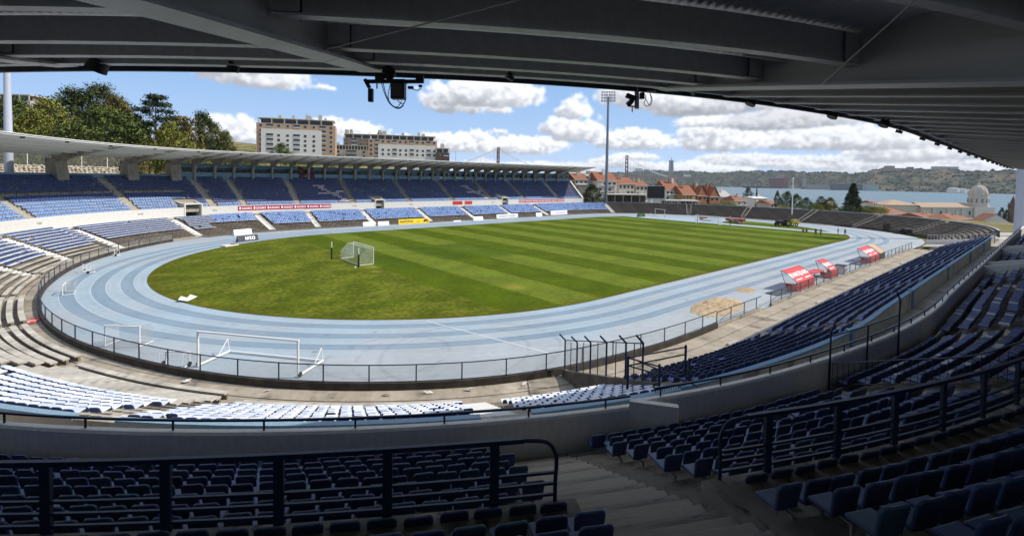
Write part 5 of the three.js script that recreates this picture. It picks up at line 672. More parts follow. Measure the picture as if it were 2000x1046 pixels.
// ---------------------------------------------------------------- equipment hung from the roof edge
{
  const o = thing('broadcast_rig', 'dark speaker, monitor box and lamps hanging from the roof edge', 'equipment'), D = 13.6, Q = (px, py, dd = 0) => at(px, py, D + dd), B = (n, g, m = MAT.black) => mesh(n, g, m, o), bx = (px, py, w, h, d, turn = 0, roll = 0) => new RoundedBoxGeometry(w, h, d, 2, 0.02).rotateZ(roll).rotateY(YAW - Math.PI / 2 + turn).translate(...Q(px, py).toArray());
  B('cross_tube', bar(Q(718, 159), Q(826, 159), 0.1)); B('hanger', bx(742, 152, 0.24, 0.26, 0.24)); B('hanger', bx(820, 154, 0.22, 0.22, 0.2)); B('horn', new THREE.SphereGeometry(0.2, 20, 14).translate(...Q(759, 142).toArray()));
  B('monitor_box', bx(778, 178, 0.40, 0.46, 0.3)); B('monitor_face', bx(778, 177, 0.34, 0.38, 0.32), std(lin(0.09, 0.085, 0.075), 0.7)); B('monitor_lid', bx(778, 159, 0.46, 0.09, 0.34)); B('lamp', bx(717, 163, 0.1, 0.28, 0.12, 0, 0.5)); B('lamp', bx(724, 186, 0.14, 0.38, 0.14)); B('small_box', bx(802, 171, 0.16, 0.08, 0.1)); B('clamp', bx(821, 168, 0.1, 0.07, 0.1)); B('clamp', bx(736, 168, 0.04, 0.16, 0.04));
  for (const pts of [[[745, 163], [752, 185], [762, 203], [775, 209], [784, 198]], [[748, 163], [756, 190], [768, 207], [780, 210], [790, 200], [792, 188]], [[762, 164], [758, 188], [764, 205], [778, 212], [788, 206]], [[776, 196], [786, 203], [792, 196]], [[806, 174], [816, 176], [822, 172]]]) B('cable', tube(pts.map(([a, b], i) => Q(a, b, (i % 2) * 0.06)), 0.012, 24));
  const c = thing('surveillance_camera', 'grey post with a camera and cable loops under the roof edge', 'camera'), D2 = 16.4, Q2 = (px, py) => at(px, py, D2), C2 = (n, g, m = MAT.black) => mesh(n, g, m, c), b2 = (px, py, w, h, d, roll = 0) => new RoundedBoxGeometry(w, h, d, 2, 0.02).rotateZ(roll).rotateY(YAW - Math.PI / 2).translate(...Q2(px, py).toArray());
  C2('post', bar(Q2(1244, 163), Q2(1244, 212), 0.11), MAT.greySteel); C2('camera_body', b2(1232, 189, 0.34, 0.16, 0.16, -0.35)); C2('lens_hood', new THREE.CylinderGeometry(0.09, 0.1, 0.22, 16).rotateX(0.9).translate(...Q2(1231, 200).toArray())); C2('bracket', bar(Q2(1226, 207), Q2(1244, 208), 0.04)); C2('junction_box', b2(1254, 187, 0.16, 0.22, 0.14)); C2('edge_lamp', b2(1273, 173, 0.36, 0.2, 0.24)); C2('rod', bar(Q2(1235, 208), Q2(1235, 219), 0.025));
  for (const pts of [[[1256, 180], [1262, 190], [1258, 203], [1266, 207], [1272, 196], [1270, 182]], [[1256, 184], [1264, 198], [1270, 206], [1274, 194], [1268, 178]]]) C2('cable', tube(pts.map(([a, b]) => Q2(a, b)), 0.012, 24));
  const lamp = (label, px, py, d, s) => { const l = thing('roof_lamp', label, 'lamp', 'lamps under the roof edge'); mesh('housing', new THREE.CylinderGeometry(0.2 * s, 0.24 * s, 0.3 * s, 14).rotateX(0.5), MAT.black, l); mesh('bracket', box(0.36 * s, 0.06, 0.06, -0.12 * s, 0.16 * s, 0), MAT.black, l); mesh('clip', box(0.08, 0.2 * s, 0.08, 0.16 * s, 0.14 * s, 0), MAT.black, l); l.position.copy(at(px, py, d)); l.rotation.y = YAW; };
  lamp('dark round lamp under the left part of the roof edge', 191, 127, 13.6, 1.15); lamp('small dark lamp left of the hanging equipment', 456, 131, 13.6, 0.7); lamp('small dark fitting right of the hanging equipment', 996, 149, 14.4, 0.6); lamp('small dark fitting right of the camera post', 1352, 177, 17, 0.7); lamp('dark half-round lamp under the curved roof edge', 1468, 199, 18, 0.8); lamp('dark lamp hung where the roof edge turns along the straight', 1628, 224, 21, 0.9); lamp('lamp hanging inside the roof above the straight side', 1728, 241, 22, 0.9);
  for (let i = 0; i < 14; i++) { const t = -84 - i * 5.6; const l = thing('roof_lamp', `dark floodlight on the straight roof edge, ${['first', 'second', 'third', 'fourth', 'fifth', 'sixth', 'seventh', 'eighth', 'ninth', 'tenth', 'eleventh', 'twelfth', 'thirteenth', 'fourteenth'][i]} from the bend`, 'lamp', 'lamps under the roof edge'); mesh('housing', box(0.34, 0.16, 0.26), MAT.black, l); mesh('bracket', box(0.07, 0.24, 0.07, 0, 0.12, 0), MAT.black, l); l.position.copy(PV(t, 13.1, 15.46)); l.rotation.x = 0.4; }
}
// ---------------------------------------------------------------- river, far shore, hills
const flatAt = (px, depth, z) => { const p = at(px, 380, depth); return new THREE.Vector3(p.x, z, p.z); };
{
  const WZ = -25, water = new THREE.PlaneGeometry(16000, 16000, 1, 1).rotateX(-Math.PI / 2).translate(7000, WZ, -1500);
  const ripple = tex(256, (u, v, c) => { c[0] = c[1] = c[2] = 0.5 + 0.5 * tf(u, v, 20, 3, 51); }, 1, false); ripple.repeat.set(900, 900);
  structure('river', water, std(lin(0.10, 0.165, 0.19), 0.4, { bumpMap: ripple, bumpScale: 0.25 }), 'broad grey-blue river below the far hills');
  // hills: a strip of relief from the shore line back to the ridge
  const shore = [[700, 5200], [960, 4700], [1200, 4350], [1340, 4200], [1450, 3900], [1560, 3450], [1660, 3050], [1800, 2700], [1960, 2400], [2200, 2150], [2700, 1900]];
  const ridge = [[700, 345], [1000, 342], [1190, 336], [1225, 334], [1262, 330], [1300, 331.5], [1360, 332.5], [1400, 336], [1440, 333], [1500, 332], [1545, 333], [1580, 336], [1610, 333], [1660, 338], [1690, 335], [1722, 328], [1790, 330], [1860, 330], [1900, 334], [1960, 331], [2100, 330], [2700, 330]];
  const lerpT = (T, x) => { let i = 0; while (i < T.length - 2 && x > T[i + 1][0]) i++; const k = clamp((x - T[i][0]) / (T[i + 1][0] - T[i][0])); return mix(T[i][1], T[i + 1][1], k); };
  const NX = 520, NY = 64, pos = [], col = [], idx = [];
  for (let i = 0; i <= NX; i++) {
    const px = 700 + i / NX * 1900, D0 = lerpT(shore, px), yr = lerpT(ridge, px) + 3.5 - fbm2(px * 0.035, 2, 4) * 3.0, hor = 351 + 0.0147 * (px - 1000);
    for (let j = 0; j <= NY; j++) {
      const s = j / NY, D = D0 + s * 1300, p = flatAt(px, D, 0), top = 12.5 + (hor - yr) / FOCAL * (D0 + 780), prof = s < 0.6 ? Math.pow(smooth(0, 0.6, s), 0.75) : 1 - (s - 0.6) * 0.2;
      const gul = fbm2(p.x * 0.0032, p.z * 0.0032, 5), z = WZ - 2 + prof * (top - WZ + 2) + gul * 34 * Math.sin(Math.min(1, s / 0.6) * Math.PI) + (s > 0.5 ? n2(p.x * 0.03, p.z * 0.03) * 2.5 : 0);
      pos.push(p.x, z, p.z);
      const dry = smooth(-0.05, 0.35, fbm2(p.x * 0.0045 + 7, p.z * 0.006, 4) + smooth(1560, 1760, px) * 0.22 - 0.2), g = fbm2(p.x * 0.02, p.z * 0.02, 4), d = smooth(-0.1, 0.2, g);
      const a = [mix(0.03, 0.065, d), mix(0.04, 0.075, d), mix(0.03, 0.048, d)], b = [0.17, 0.135, 0.08]; col.push(mix(a[0], b[0], dry * 0.75), mix(a[1], b[1], dry * 0.75), mix(a[2], b[2], dry * 0.75));
    }
  }
  for (let i = 0; i < NX; i++) for (let j = 0; j < NY; j++) { const k = i * (NY + 1) + j; idx.push(k, k + NY + 1, k + 1, k + 1, k + NY + 1, k + NY + 2); }
  const g = new THREE.BufferGeometry(); g.setAttribute('position', new THREE.Float32BufferAttribute(pos, 3)); g.setAttribute('color', new THREE.Float32BufferAttribute(col, 3)); g.setIndex(idx); g.computeVertexNormals();
  structure('far_hills', g, matte(0xffffff, { vertexColors: true }), 'scrub covered hills on the far side of the river');
  // scrub and trees that roughen the ridge and slopes, one mass
  const r = rng(41), N = 4200, tr = new THREE.InstancedMesh(new THREE.IcosahedronGeometry(1, 1), matte(lin(0.042, 0.05, 0.03)), N), P0 = new THREE.Vector3();
  for (let n = 0; n < N; n++) { const i = Math.floor((0.2 + r() * 0.52) * NX), ridgeOnly = r() < 0.45, j = ridgeOnly ? Math.floor(NY * (0.55 + r() * 0.12)) : Math.floor(r() * NY * 0.6), k = (i * (NY + 1) + j) * 3, s = 3.5 + r() * r() * 9; P0.set(pos[k] + (r() - 0.5) * 20, pos[k + 1] + s * 0.2, pos[k + 2] + (r() - 0.5) * 20); tr.setMatrixAt(n, M4(P0, new THREE.Quaternion().setFromEuler(new THREE.Euler(r() * 3, r() * 3, 0)), new THREE.Vector3(s * 1.2, s * 0.75, s))); }
  tr.name = 'hill_scrub'; tr.userData = { kind: 'stuff', label: 'dark scrub and trees scattered over the far hills' }; scene.add(tr);
}
// ---------------------------------------------------------------- bridge and monument
{
  const t1 = flatAt(972, 2800, -25), t2 = flatAt(1223, 3460, -25), H = 222, ax = t2.clone().sub(t1).normalize(), nx = new THREE.Vector3(-ax.z, 0, ax.x), redS = std(lin(0.10, 0.03, 0.035), 0.7), deckZ = 48;
  const o = thing('suspension_bridge', 'long red suspension bridge with two towers across the river', 'bridge'), L = t2.distanceTo(t1), pt = (s, off, y) => t1.clone().addScaledVector(ax, s).addScaledVector(nx, off).setY(y);
  for (const s of [0, L]) { const tw = put(new THREE.Group(), o, 'tower'); for (const e of [-11, 11]) mesh('tower_leg', bar(pt(s, e, -26), pt(s, e * 0.8, -25 + H), 5.5, 6.5), redS, tw); for (const y of [55, 85, 115, 145, 172, 193]) { mesh('cross_brace', bar(pt(s, -10, y - 13), pt(s, 10, y + 13), 2.2), redS, tw); mesh('cross_brace', bar(pt(s, 10, y - 13), pt(s, -10, y + 13), 2.2), redS, tw); } mesh('cap_beam', bar(pt(s, -12, -25 + H), pt(s, 12, -25 + H), 4, 5), redS, tw); }
  mesh('deck', bar(pt(-900, 0, deckZ), pt(L + 900, 0, deckZ), 22, 9), redS, o);
  for (const e of [-9, 9]) {
    const c = []; for (let i = 0; i <= 30; i++) { const s = i / 30; c.push(pt(s * L, e, deckZ + 8 + (H - 25 - deckZ - 8) * Math.pow(2 * s - 1, 2))); }
    mesh('main_cable', tube(c, 1.4, 60, 5), MAT.darkSteel, o);
    for (const [a, b] of [[0, -480], [L, L + 480]]) { mesh('side_cable', tube([0, 0.25, 0.5, 0.75, 1].map((k) => pt(mix(a, b, k), e, mix(H - 25, deckZ + 5, k) - Math.sin(k * Math.PI) * 22)), 1.4, 20, 5), MAT.darkSteel, o); for (let k = 0.06; k < 0.95; k += 0.06) mesh('hanger', rod(pt(mix(a, b, k), e, deckZ), pt(mix(a, b, k), e, mix(H - 25, deckZ + 5, k) - Math.sin(k * Math.PI) * 22), 0.6, 0.6, 4), MAT.darkSteel, o); }
    for (let i = 1; i < 40; i++) { const s = i / 40, y = deckZ + 8 + (H - 25 - deckZ - 8) * Math.pow(2 * s - 1, 2); mesh('hanger', rod(pt(s * L, e, deckZ), pt(s * L, e, y), 0.6, 0.6, 4), MAT.darkSteel, o); }
  }
  const m = thing('hilltop_monument', 'tall grey hilltop monument with a figure spreading its arms', 'monument'), b = at(1311, 331.5, 4350); m.position.copy(b); m.rotation.y = YAW - Math.PI / 2;
  const st = std(lin(0.36, 0.34, 0.33), 0.9); for (const s of [-1, 1]) for (const z of [-1, 1]) mesh('column', bar(new THREE.Vector3(s * 13, -30, z * 11), new THREE.Vector3(s * 9.5, 78, z * 8), 14, 12), st, m); mesh('platform', box(36, 10, 30, 0, 82, 0), st, m);
  mesh('statue', merge([new THREE.CylinderGeometry(2.6, 5.2, 22, 12).translate(0, 97, 0), new THREE.SphereGeometry(2.4, 12, 10).translate(0, 111, 0), new THREE.CylinderGeometry(1.3, 1.7, 26, 8).rotateZ(Math.PI / 2).translate(0, 105.5, 0)]), st, m);
}
// ---------------------------------------------------------------- works and ship on the far shore, buildings on the ridge
function slab(name, label, cat, group, px0, px1, y0, y1, depth, mat, depthM = 30, extra) { const a = at(px0, y1, depth), b = at(px1, y1, depth), t = at((px0 + px1) / 2, y0, depth), w = a.distanceTo(b), h = t.y - (a.y + b.y) / 2, o = thing(name, label, cat, group); o.position.set((a.x + b.x) / 2, (a.y + b.y) / 2, (a.z + b.z) / 2); o.rotation.y = YAW - Math.PI / 2; mesh('wall', box(w, h + 8, depthM, 0, h / 2 - 4, 0), mat, o); mesh('roof', box(w * 1.02, h * 0.06 + 0.6, depthM * 1.03, 0, h + 0.2, 0), MAT.paleConcrete, o); if (extra) extra(o, w, h); return o; }
{
  const dRed = std(lin(0.14, 0.055, 0.05), 0.9), conc = std(lin(0.30, 0.29, 0.28), 0.9), dk = std(lin(0.10, 0.11, 0.12), 0.9), tan = std(lin(0.34, 0.25, 0.19), 0.9), wins = (n) => (o, w, h) => { for (let i = 0; i < n; i++) mesh('bay', box(w / n * 0.5, h * 0.6, 1, -w / 2 + w * (i + 0.5) / n, h * 0.5, 15.4), MAT.darkIn, o); };
  slab('riverside_works', 'dark red factory building on the far shore', 'factory', 'works on the far shore', 1505, 1535, 347, 364, 3550, dRed, 40, wins(4)); slab('riverside_works', 'red factory tower beside the dark red hall', 'factory', 'works on the far shore', 1531, 1535.5, 343, 357, 3530, std(lin(0.32, 0.07, 0.05), 0.9), 14); slab('riverside_works', 'pale twin silo tower on the far shore', 'silo', 'works on the far shore', 1569, 1574, 348, 363, 3350, conc, 16); slab('riverside_works', 'low grey dock shed right of the silo', 'shed', 'works on the far shore', 1580, 1620, 361, 368, 3150, conc, 40, wins(6)); slab('riverside_works', 'long dark dock hall behind the tall conifer', 'shed', 'works on the far shore', 1626, 1686, 358, 371, 3000, dk, 50, wins(8)); slab('riverside_works', 'row of pale green storage tanks on the far shore', 'tanks', 'works on the far shore', 1690, 1712, 360, 373, 2900, std(lin(0.28, 0.36, 0.34), 0.9), 40, wins(4));
  slab('ridge_building', 'square tower block on the right-hand ridge', 'building', 'buildings on the ridge', 1731, 1744, 324, 332, 3450, tan, 40, wins(3)); slab('ridge_building', 'low tan block beside the ridge tower', 'building', 'buildings on the ridge', 1746, 1770, 328.5, 333, 3450, tan, 40, wins(5)); slab('ridge_building', 'small tan block in the middle of the ridge', 'building', 'buildings on the ridge', 1774, 1782, 326, 331, 3420, tan, 30, wins(2)); slab('ridge_building', 'long pale block on the ridge towards the right', 'building', 'buildings on the ridge', 1824, 1868, 325.5, 330.5, 3350, std(lin(0.42, 0.38, 0.34), 0.9), 40, wins(8)); slab('ridge_building', 'pale low building on the ridge left of the monument', 'building', 'buildings on the ridge', 1241, 1254, 329, 332, 4800, MAT.whitePaint, 40); slab('ridge_building', 'white sheds on the slope below the monument', 'building', 'buildings on the ridge', 1336, 1349, 340.5, 343, 4250, MAT.whitePaint, 30);
  for (const [px, w, i] of [[1862, 18, 0], [1878, 16, 1], [1893, 14, 2], [1909, 20, 3]]) { const o = thing('storage_tank', ['leftmost white tank at the water on the far shore', 'second white tank from the left on the far shore', 'third white tank from the left on the far shore', 'low white shed right of the three tanks'][i], i < 3 ? 'tank' : 'shed', 'white tanks on the far shore'), r = w * 2500 / FOCAL / 2, p = at(px, 376 + i * 0.7, 2480); o.position.copy(p); if (i < 3) { mesh('shell', new THREE.CylinderGeometry(r, r, r * 0.8, 20).translate(0, r * 0.4, 0), MAT.whitePaint, o); mesh('dome', new THREE.SphereGeometry(r, 20, 8, 0, 7, 0, Math.PI / 2).scale(1, 0.35, 1).translate(0, r * 0.8, 0), MAT.paleConcrete, o); } else { mesh('hall', box(r * 2.2, r * 0.5, r, 0, r * 0.25, 0), MAT.whitePaint, o); mesh('hall_roof', box(r * 2.3, r * 0.1, r * 1.1, 0, r * 0.55, 0), MAT.greyPaint, o); } }
  { const o = thing('cargo_ship', 'dark cargo ship with a white bridge lying at the far shore', 'ship'), p = at(1488, 365, 3560); o.position.set(p.x, -25, p.z); o.rotation.y = YAW - Math.PI / 2; const s = new THREE.Shape(); s.moveTo(-150, 12); s.lineTo(-140, 0); s.lineTo(132, 0); s.lineTo(150, 14); s.lineTo(120, 10); s.lineTo(-150, 10); mesh('hull', new THREE.ExtrudeGeometry(s, { depth: 26, bevelEnabled: false }), MAT.navySteel, o); mesh('bridge_house', merge([box(26, 12, 20, 96, 16, 13), box(18, 10, 16, 96, 26, 13)]), MAT.whitePaint, o); mesh('funnel', new THREE.CylinderGeometry(4, 5, 12, 12).translate(112, 26, 13), MAT.greyPaint, o); for (const x of [-100, -50, 0, 50]) mesh('mast', rod(new THREE.Vector3(x, 10, 13), new THREE.Vector3(x, 30, 13), 1), MAT.darkSteel, o); }
}
// ---------------------------------------------------------------- trees
const leafGeo = (seed, kind) => {
  const r = rng(seed), pos = [], col = [], nor = []; let clumps = [];
  if (kind === 'round') for (let i = 0; i < 130; i++) { const a = r() * 6.283, v = r() * 2 - 0.75, q = Math.sqrt(Math.max(0.05, 1 - Math.min(1, v * v))) * (0.62 + r() * 0.42); clumps.push([Math.cos(a) * q * 0.5, 0.56 + v * 0.36 + fbm2(a, v, 2) * 0.1, Math.sin(a) * q * 0.5, 0.085 + r() * 0.075, 0.7]); }
  if (kind === 'cedar') for (let l = 0; l < 9; l++) { const n = 12, R = [0.5, 0.55, 0.42, 0.5, 0.36, 0.42, 0.3, 0.22, 0.12][l]; for (let i = 0; i < n; i++) { const a = r() * 6.283, q = R * Math.sqrt(r()); clumps.push([Math.cos(a) * q + (r() - 0.5) * 0.08, 0.30 + l * 0.082 + (r() - 0.5) * 0.03, Math.sin(a) * q, 0.075 + r() * 0.05, 0.33]); } }
  if (kind === 'conifer') for (let l = 0; l < 17; l++) for (let i = 0; i < 11; i++) { const R = 0.30 * (1 - l / 17.5) + 0.015, a = i / 11 * 6.283 + l * 0.4, q = R * (0.45 + r() * 0.6); clumps.push([Math.cos(a) * q, 0.10 + l * 0.054 + q * 0.12, Math.sin(a) * q, 0.035 + R * 0.16, 0.45]); }
  if (kind === 'bush') for (let i = 0; i < 60; i++) { const a = r() * 6.283, q = Math.sqrt(r()) * 0.5; clumps.push([Math.cos(a) * q, 0.25 + r() * 0.55 * (1 - q), Math.sin(a) * q, 0.13 + r() * 0.08, 0.8]); }
  for (const [x, y, z, s, fl] of clumps) { const tone = 0.72 + r() * 0.5; for (let i = 0; i < 96; i++) { const d = [(r() + r() - 1), (r() + r() - 1) * fl, (r() + r() - 1)], c = [x + d[0] * s, y + d[1] * s, z + d[2] * s], l = 0.013 + r() * 0.011, e = [0, 1, 2].map(() => [(r() - 0.5) * 2 * l, (r() - 0.5) * 2 * l, (r() - 0.5) * 2 * l]), k = tone * (0.8 + r() * 0.4); for (const q of e) { pos.push(c[0] + q[0], c[1] + q[1], c[2] + q[2]); col.push(k, k, k * 0.9); nor.push(d[0] + 0.001, d[1] + 0.35, d[2]); } } }
  const g = new THREE.BufferGeometry(); g.setAttribute('position', new THREE.Float32BufferAttribute(pos, 3)); g.setAttribute('color', new THREE.Float32BufferAttribute(col, 3)); const n = new THREE.Float32BufferAttribute(nor, 3); g.setAttribute('normal', n); g.normalizeNormals(); return g;
};
const CROWN = { round: leafGeo(1, 'round'), round2: leafGeo(2, 'round'), cedar: leafGeo(3, 'cedar'), conifer: leafGeo(4, 'conifer'), bush: leafGeo(5, 'bush') };
const leaf = (r, g, b) => matte(lin(r, g, b), { vertexColors: true }), LEAF = { dark: leaf(0.09, 0.115, 0.042), mid: leaf(0.125, 0.165, 0.05), light: leaf(0.24, 0.25, 0.06), olive: leaf(0.19, 0.165, 0.06), deep: leaf(0.06, 0.08, 0.042) };
function tree(name, label, group, px, yTop, wpx, depth, kind, mat, base, category = 'tree') {
  const top = at(px, yTop, depth), g = base ?? land(top.x, -top.z), h = top.y - g, w = wpx * depth / FOCAL, o = thing(name, label, category, group); o.position.set(top.x, g, top.z); o.rotation.y = px * 1.7;
  const bh = kind === 'bush' ? 0.35 : kind === 'conifer' ? 0.95 : kind === 'cedar' ? 0.92 : 0.62;
  const lim = [new THREE.CylinderGeometry(w * 0.006, w * 0.028, h * bh, 8).translate(0, h * bh / 2, 0)]; if (kind !== 'bush' && kind !== 'conifer') for (let i = 0; i < 6; i++) { const a = i * 1.05 + px, y = h * (0.3 + i * 0.05); lim.push(rod(new THREE.Vector3(0, y, 0), new THREE.Vector3(Math.cos(a) * w * 0.3, y + h * 0.2, Math.sin(a) * w * 0.3), w * 0.014, w * 0.005, 6)); }
  mesh('trunk', lim, MAT.trunk, o); const c = mesh('crown', CROWN[kind], mat, o); const f = kind === 'round' || kind === 'round2' ? 1.04 : 1; c.scale.set(w, h * f, w); return o;
}
const HG = 'trees on the hill behind the opposite stand';
for (const [px, y, w, d, k, m, l] of [[22, 202, 120, 150, 'round', 'mid', 'green tree at the left edge behind the mast'], [92, 205, 100, 140, 'round2', 'light', 'light green pine right of the mast'], [60, 226, 90, 128, 'round', 'light', 'low light green pine before the mast-side trees'], [150, 186, 130, 162, 'round', 'dark', 'tall dark broad tree left of the great pine'], [198, 178, 110, 165, 'round2', 'dark', 'great dark pine crowning the hill'], [225, 200, 95, 158, 'round', 'olive', 'brownish olive tree beside the great pine'], [203, 222, 150, 132, 'round2', 'mid', 'wide mid green tree in front of the great pine'], [262, 236, 90, 150, 'round', 'dark', 'dark tree left of the cedar'], [303, 183, 105, 146, 'cedar', 'deep', 'layered cedar standing out against the sky'], [352, 226, 90, 140, 'cedar', 'olive', 'broad layered cedar right of the tall cedar'], [395, 230, 80, 152, 'round', 'dark', 'dark rounded tree near the slim lamp posts'], [420, 252, 64, 158, 'round2', 'olive', 'olive tree sloping down the hill to the right'], [330, 250, 80, 128, 'round', 'light', 'low light tree at the foot of the cedars'], [290, 258, 70, 124, 'bush', 'mid', 'bushy tree below the tall cedar'], [130, 252, 90, 122, 'bush', 'mid', 'bushy tree below the dark broad tree'], [376, 262, 60, 126, 'bush', 'light', 'light bush by the white hoarding'], [440, 262, 36, 170, 'round', 'mid', 'small round tree at the end of the hill trees'], [462, 278, 60, 150, 'bush', 'olive', 'low bush left of the large apartment block'], [548, 284, 44, 200, 'round2', 'mid', 'small tree before the white front of the apartment block'], [668, 290, 50, 210, 'bush', 'dark', 'dark bush between the two apartment blocks'], [248, 262, 80, 118, 'bush', 'olive', 'olive bush behind the stand roof'], [180, 258, 90, 116, 'bush', 'olive', 'dull olive bush behind the roof below the great pine'], [20, 248, 90, 116, 'bush', 'mid', 'green bush at the left end behind the roof'], [490, 280, 50, 190, 'bush', 'mid', 'green bush at the brown side of the apartment block']]) tree('hill_tree', l, HG, px, y, w, d, k, LEAF[m]);
const TG = 'trees beyond the far terrace';
for (const [px, y, w, d, k, m, l] of [[1157, 364, 36, 214, 'round', 'dark', 'dark round tree before the row of houses'], [1180, 378, 24, 222, 'bush', 'dark', 'dark bush at the foot of the houses by the mast'], [1226, 390, 26, 214, 'bush', 'mid', 'green bush under the white canopy'], [1258, 388, 20, 214, 'bush', 'light', 'light bush left of the scoreboard post'], [1322, 383, 30, 232, 'bush', 'light', 'light bush right of the scoreboard'], [1390, 393, 60, 225, 'bush', 'mid', 'long green bush below the brick houses'], [1424, 388, 36, 235, 'bush', 'light', 'light green bush below the grey roofed house'], [1462, 366, 22, 330, 'cedar', 'deep', 'small open pine before the river'], [1479, 364, 9, 330, 'conifer', 'deep', 'thin cypress before the river'], [1519, 376, 12, 270, 'round', 'mid', 'small tree left of the flagpole'], [1538, 377, 30, 260, 'round2', 'dark', 'dark tree behind the flagpole'], [1556, 382, 26, 250, 'round', 'mid', 'round tree just right of the flagpole'], [1530, 396, 34, 215, 'bush', 'light', 'light bush on the rim left of the flagpole'], [1575, 388, 26, 270, 'round2', 'dark', 'dark round tree in the middle of the riverside trees'], [1592, 392, 30, 235, 'bush', 'mid', 'green bush before the riverside trees'], [1605, 383, 26, 280, 'cedar', 'mid', 'feathery tree left of the tall conifer'], [1622, 388, 24, 265, 'round', 'mid', 'round tree beside the tall conifer'], [1668, 357, 56, 205, 'conifer', 'deep', 'tall dark conifer rising above the river'], [1660, 396, 70, 190, 'bush', 'deep', 'dark shrubbery around the foot of the tall conifer'], [1702, 394, 44, 260, 'bush', 'mid', 'green bush right of the tall conifer'], [1722, 398, 30, 300, 'bush', 'light', 'light bush before the monastery'], [1782, 412, 18, 320, 'bush', 'deep', 'small dark bush before the monastery wall'], [1958, 408, 12, 420, 'round', 'deep', 'dark tree between the dome and the spire'], [1968, 412, 12, 400, 'round2', 'deep', 'dark tree beside the spire']]) tree('riverside_tree', l, TG, px, y, w, d, k, LEAF[m]);
// ---------------------------------------------------------------- houses
function house(label, px0, px1, yTop, yEave, depth, wall, opt = {}) {
  const cx = (px0 + px1) / 2, e = at(cx, yEave, depth), w = (px1 - px0) * depth / FOCAL * 1.0, D = opt.deep || 11, rh = (yEave - yTop) * depth / FOCAL, g = opt.base ?? Math.min(land(e.x, -e.z), e.y - 5) - 0.5, h = e.y - g, o = thing('house', label, 'house', 'houses beyond the far terrace');
  o.position.set(e.x, g, e.z); o.rotation.y = YAW - Math.PI / 2 + (opt.turn ?? 0.38);
  mesh('wall', box(w, h, D, 0, h / 2, -D / 2), wall, o);
  const roof = put(new THREE.Group(), o, 'roof'), V3 = (x, y, z) => new THREE.Vector3(x, y, z), ov = 0.4, rx = opt.hip ? w * 0.32 : 0, F = (a) => a.map((p) => V3(...p));
  const A1 = [-w / 2 - ov, h, ov], B1 = [w / 2 + ov, h, ov], C1 = [w / 2 + ov, h, -D - ov], D1 = [-w / 2 - ov, h, -D - ov], R1 = [-w / 2 - ov + rx, h + rh, -D / 2], R2 = [w / 2 + ov - rx, h + rh, -D / 2];
  if (opt.gable) { const r1 = [0, h + rh, ov], r2 = [0, h + rh, -D - ov]; mesh('tiles', poly([F([A1, r1, r2, D1]), F([B1, C1, r2, r1])]), opt.roof || MAT.tile, roof); mesh('gable', poly([F([[-w / 2, h, 0.01], [w / 2, h, 0.01], [0, h + rh - 0.15, 0.01]])]), wall, o); }
  else { mesh('tiles', poly([F([A1, B1, R2, R1]), F([C1, D1, R1, R2]), F([D1, A1, R1]), F([B1, C1, R2])]), opt.roof || MAT.tile, roof); }
  mesh('eaves', box(w + 2 * ov, 0.18, D + 2 * ov, 0, h - 0.05, -D / 2), MAT.whitePaint, roof);
  const r = rng(Math.round(px0 * 7)); for (let i = 0; i < (opt.chimneys ?? 2); i++) { const x = (r() - 0.5) * w * 0.7, c = mesh('chimney', box(1.0, rh + 1.3, 0.9, x, h + rh * 0.5 + 0.6, -D * 0.35), r() < 0.5 ? wall : MAT.cream, roof); }
  const floors = opt.floors || 2, n = opt.cols || Math.max(2, Math.round(w / 3)), fh = 2.9; for (let f = 0; f < floors; f++) { const y = h - 1.5 - f * fh; if (y < 1) break; for (let i = 0; i < n; i++) { if (r() < 0.12) continue; const x = -w / 2 + w * (i + 0.5) / n, ww = w / n * (0.45 + r() * 0.2), win = mesh('window', box(ww + 0.2, 1.5, 0.08, x, y, 0.03), r() < 0.6 ? MAT.whitePaint : MAT.brick, o); mesh('pane', box(ww, 1.28, 0.05, x, y, 0.08), r() < 0.25 ? MAT.cream : MAT.glass, win); } if (opt.balcony !== false && f < floors - 0 && r() < 0.7) mesh('balcony', merge([box(w * 0.9, 0.14, 1.1, 0, y - 1.15, 0.55), box(w * 0.9, 0.75, 0.06, 0, y - 0.75, 1.06)]), r() < 0.5 ? MAT.whitePaint : MAT.greyPaint, o); }
  return o;
}
const umber = std(lin(0.17, 0.12, 0.085), 0.9, { map: stainMap }), ochre = std(lin(0.50, 0.34, 0.13), 0.9, { map: concreteMap }), rust = std(lin(0.36, 0.14, 0.07), 0.9, { map: concreteMap }), greyTile = std(lin(0.40, 0.38, 0.36), 0.9);
house('dark umber gabled house end next to the opposite stand', 1092, 1122, 333, 352, 232, umber, { gable: true, chimneys: 1, cols: 2, balcony: false, turn: 0.35 });
house('cream house with balconies beside the umber gable', 1121, 1150, 338, 350, 236, MAT.cream, { floors: 4, cols: 3 }); house('narrow white house with dark attic between two larger ones', 1148, 1168, 338, 345, 240, MAT.whitePaint, { floors: 4, cols: 2, chimneys: 3, roof: greyTile });
house('large white house with broad red roof behind the mast', 1165, 1208, 335, 353, 236, MAT.whitePaint, { floors: 4, cols: 4, chimneys: 2 }); house('white terrace house with red roof right of the mast', 1206, 1242, 346, 359, 244, MAT.cream, { floors: 3, cols: 4, chimneys: 3 }); house('pale house whose roof meets the scoreboard', 1240, 1268, 352, 362, 250, MAT.cream, { floors: 3, cols: 3, chimneys: 3 });
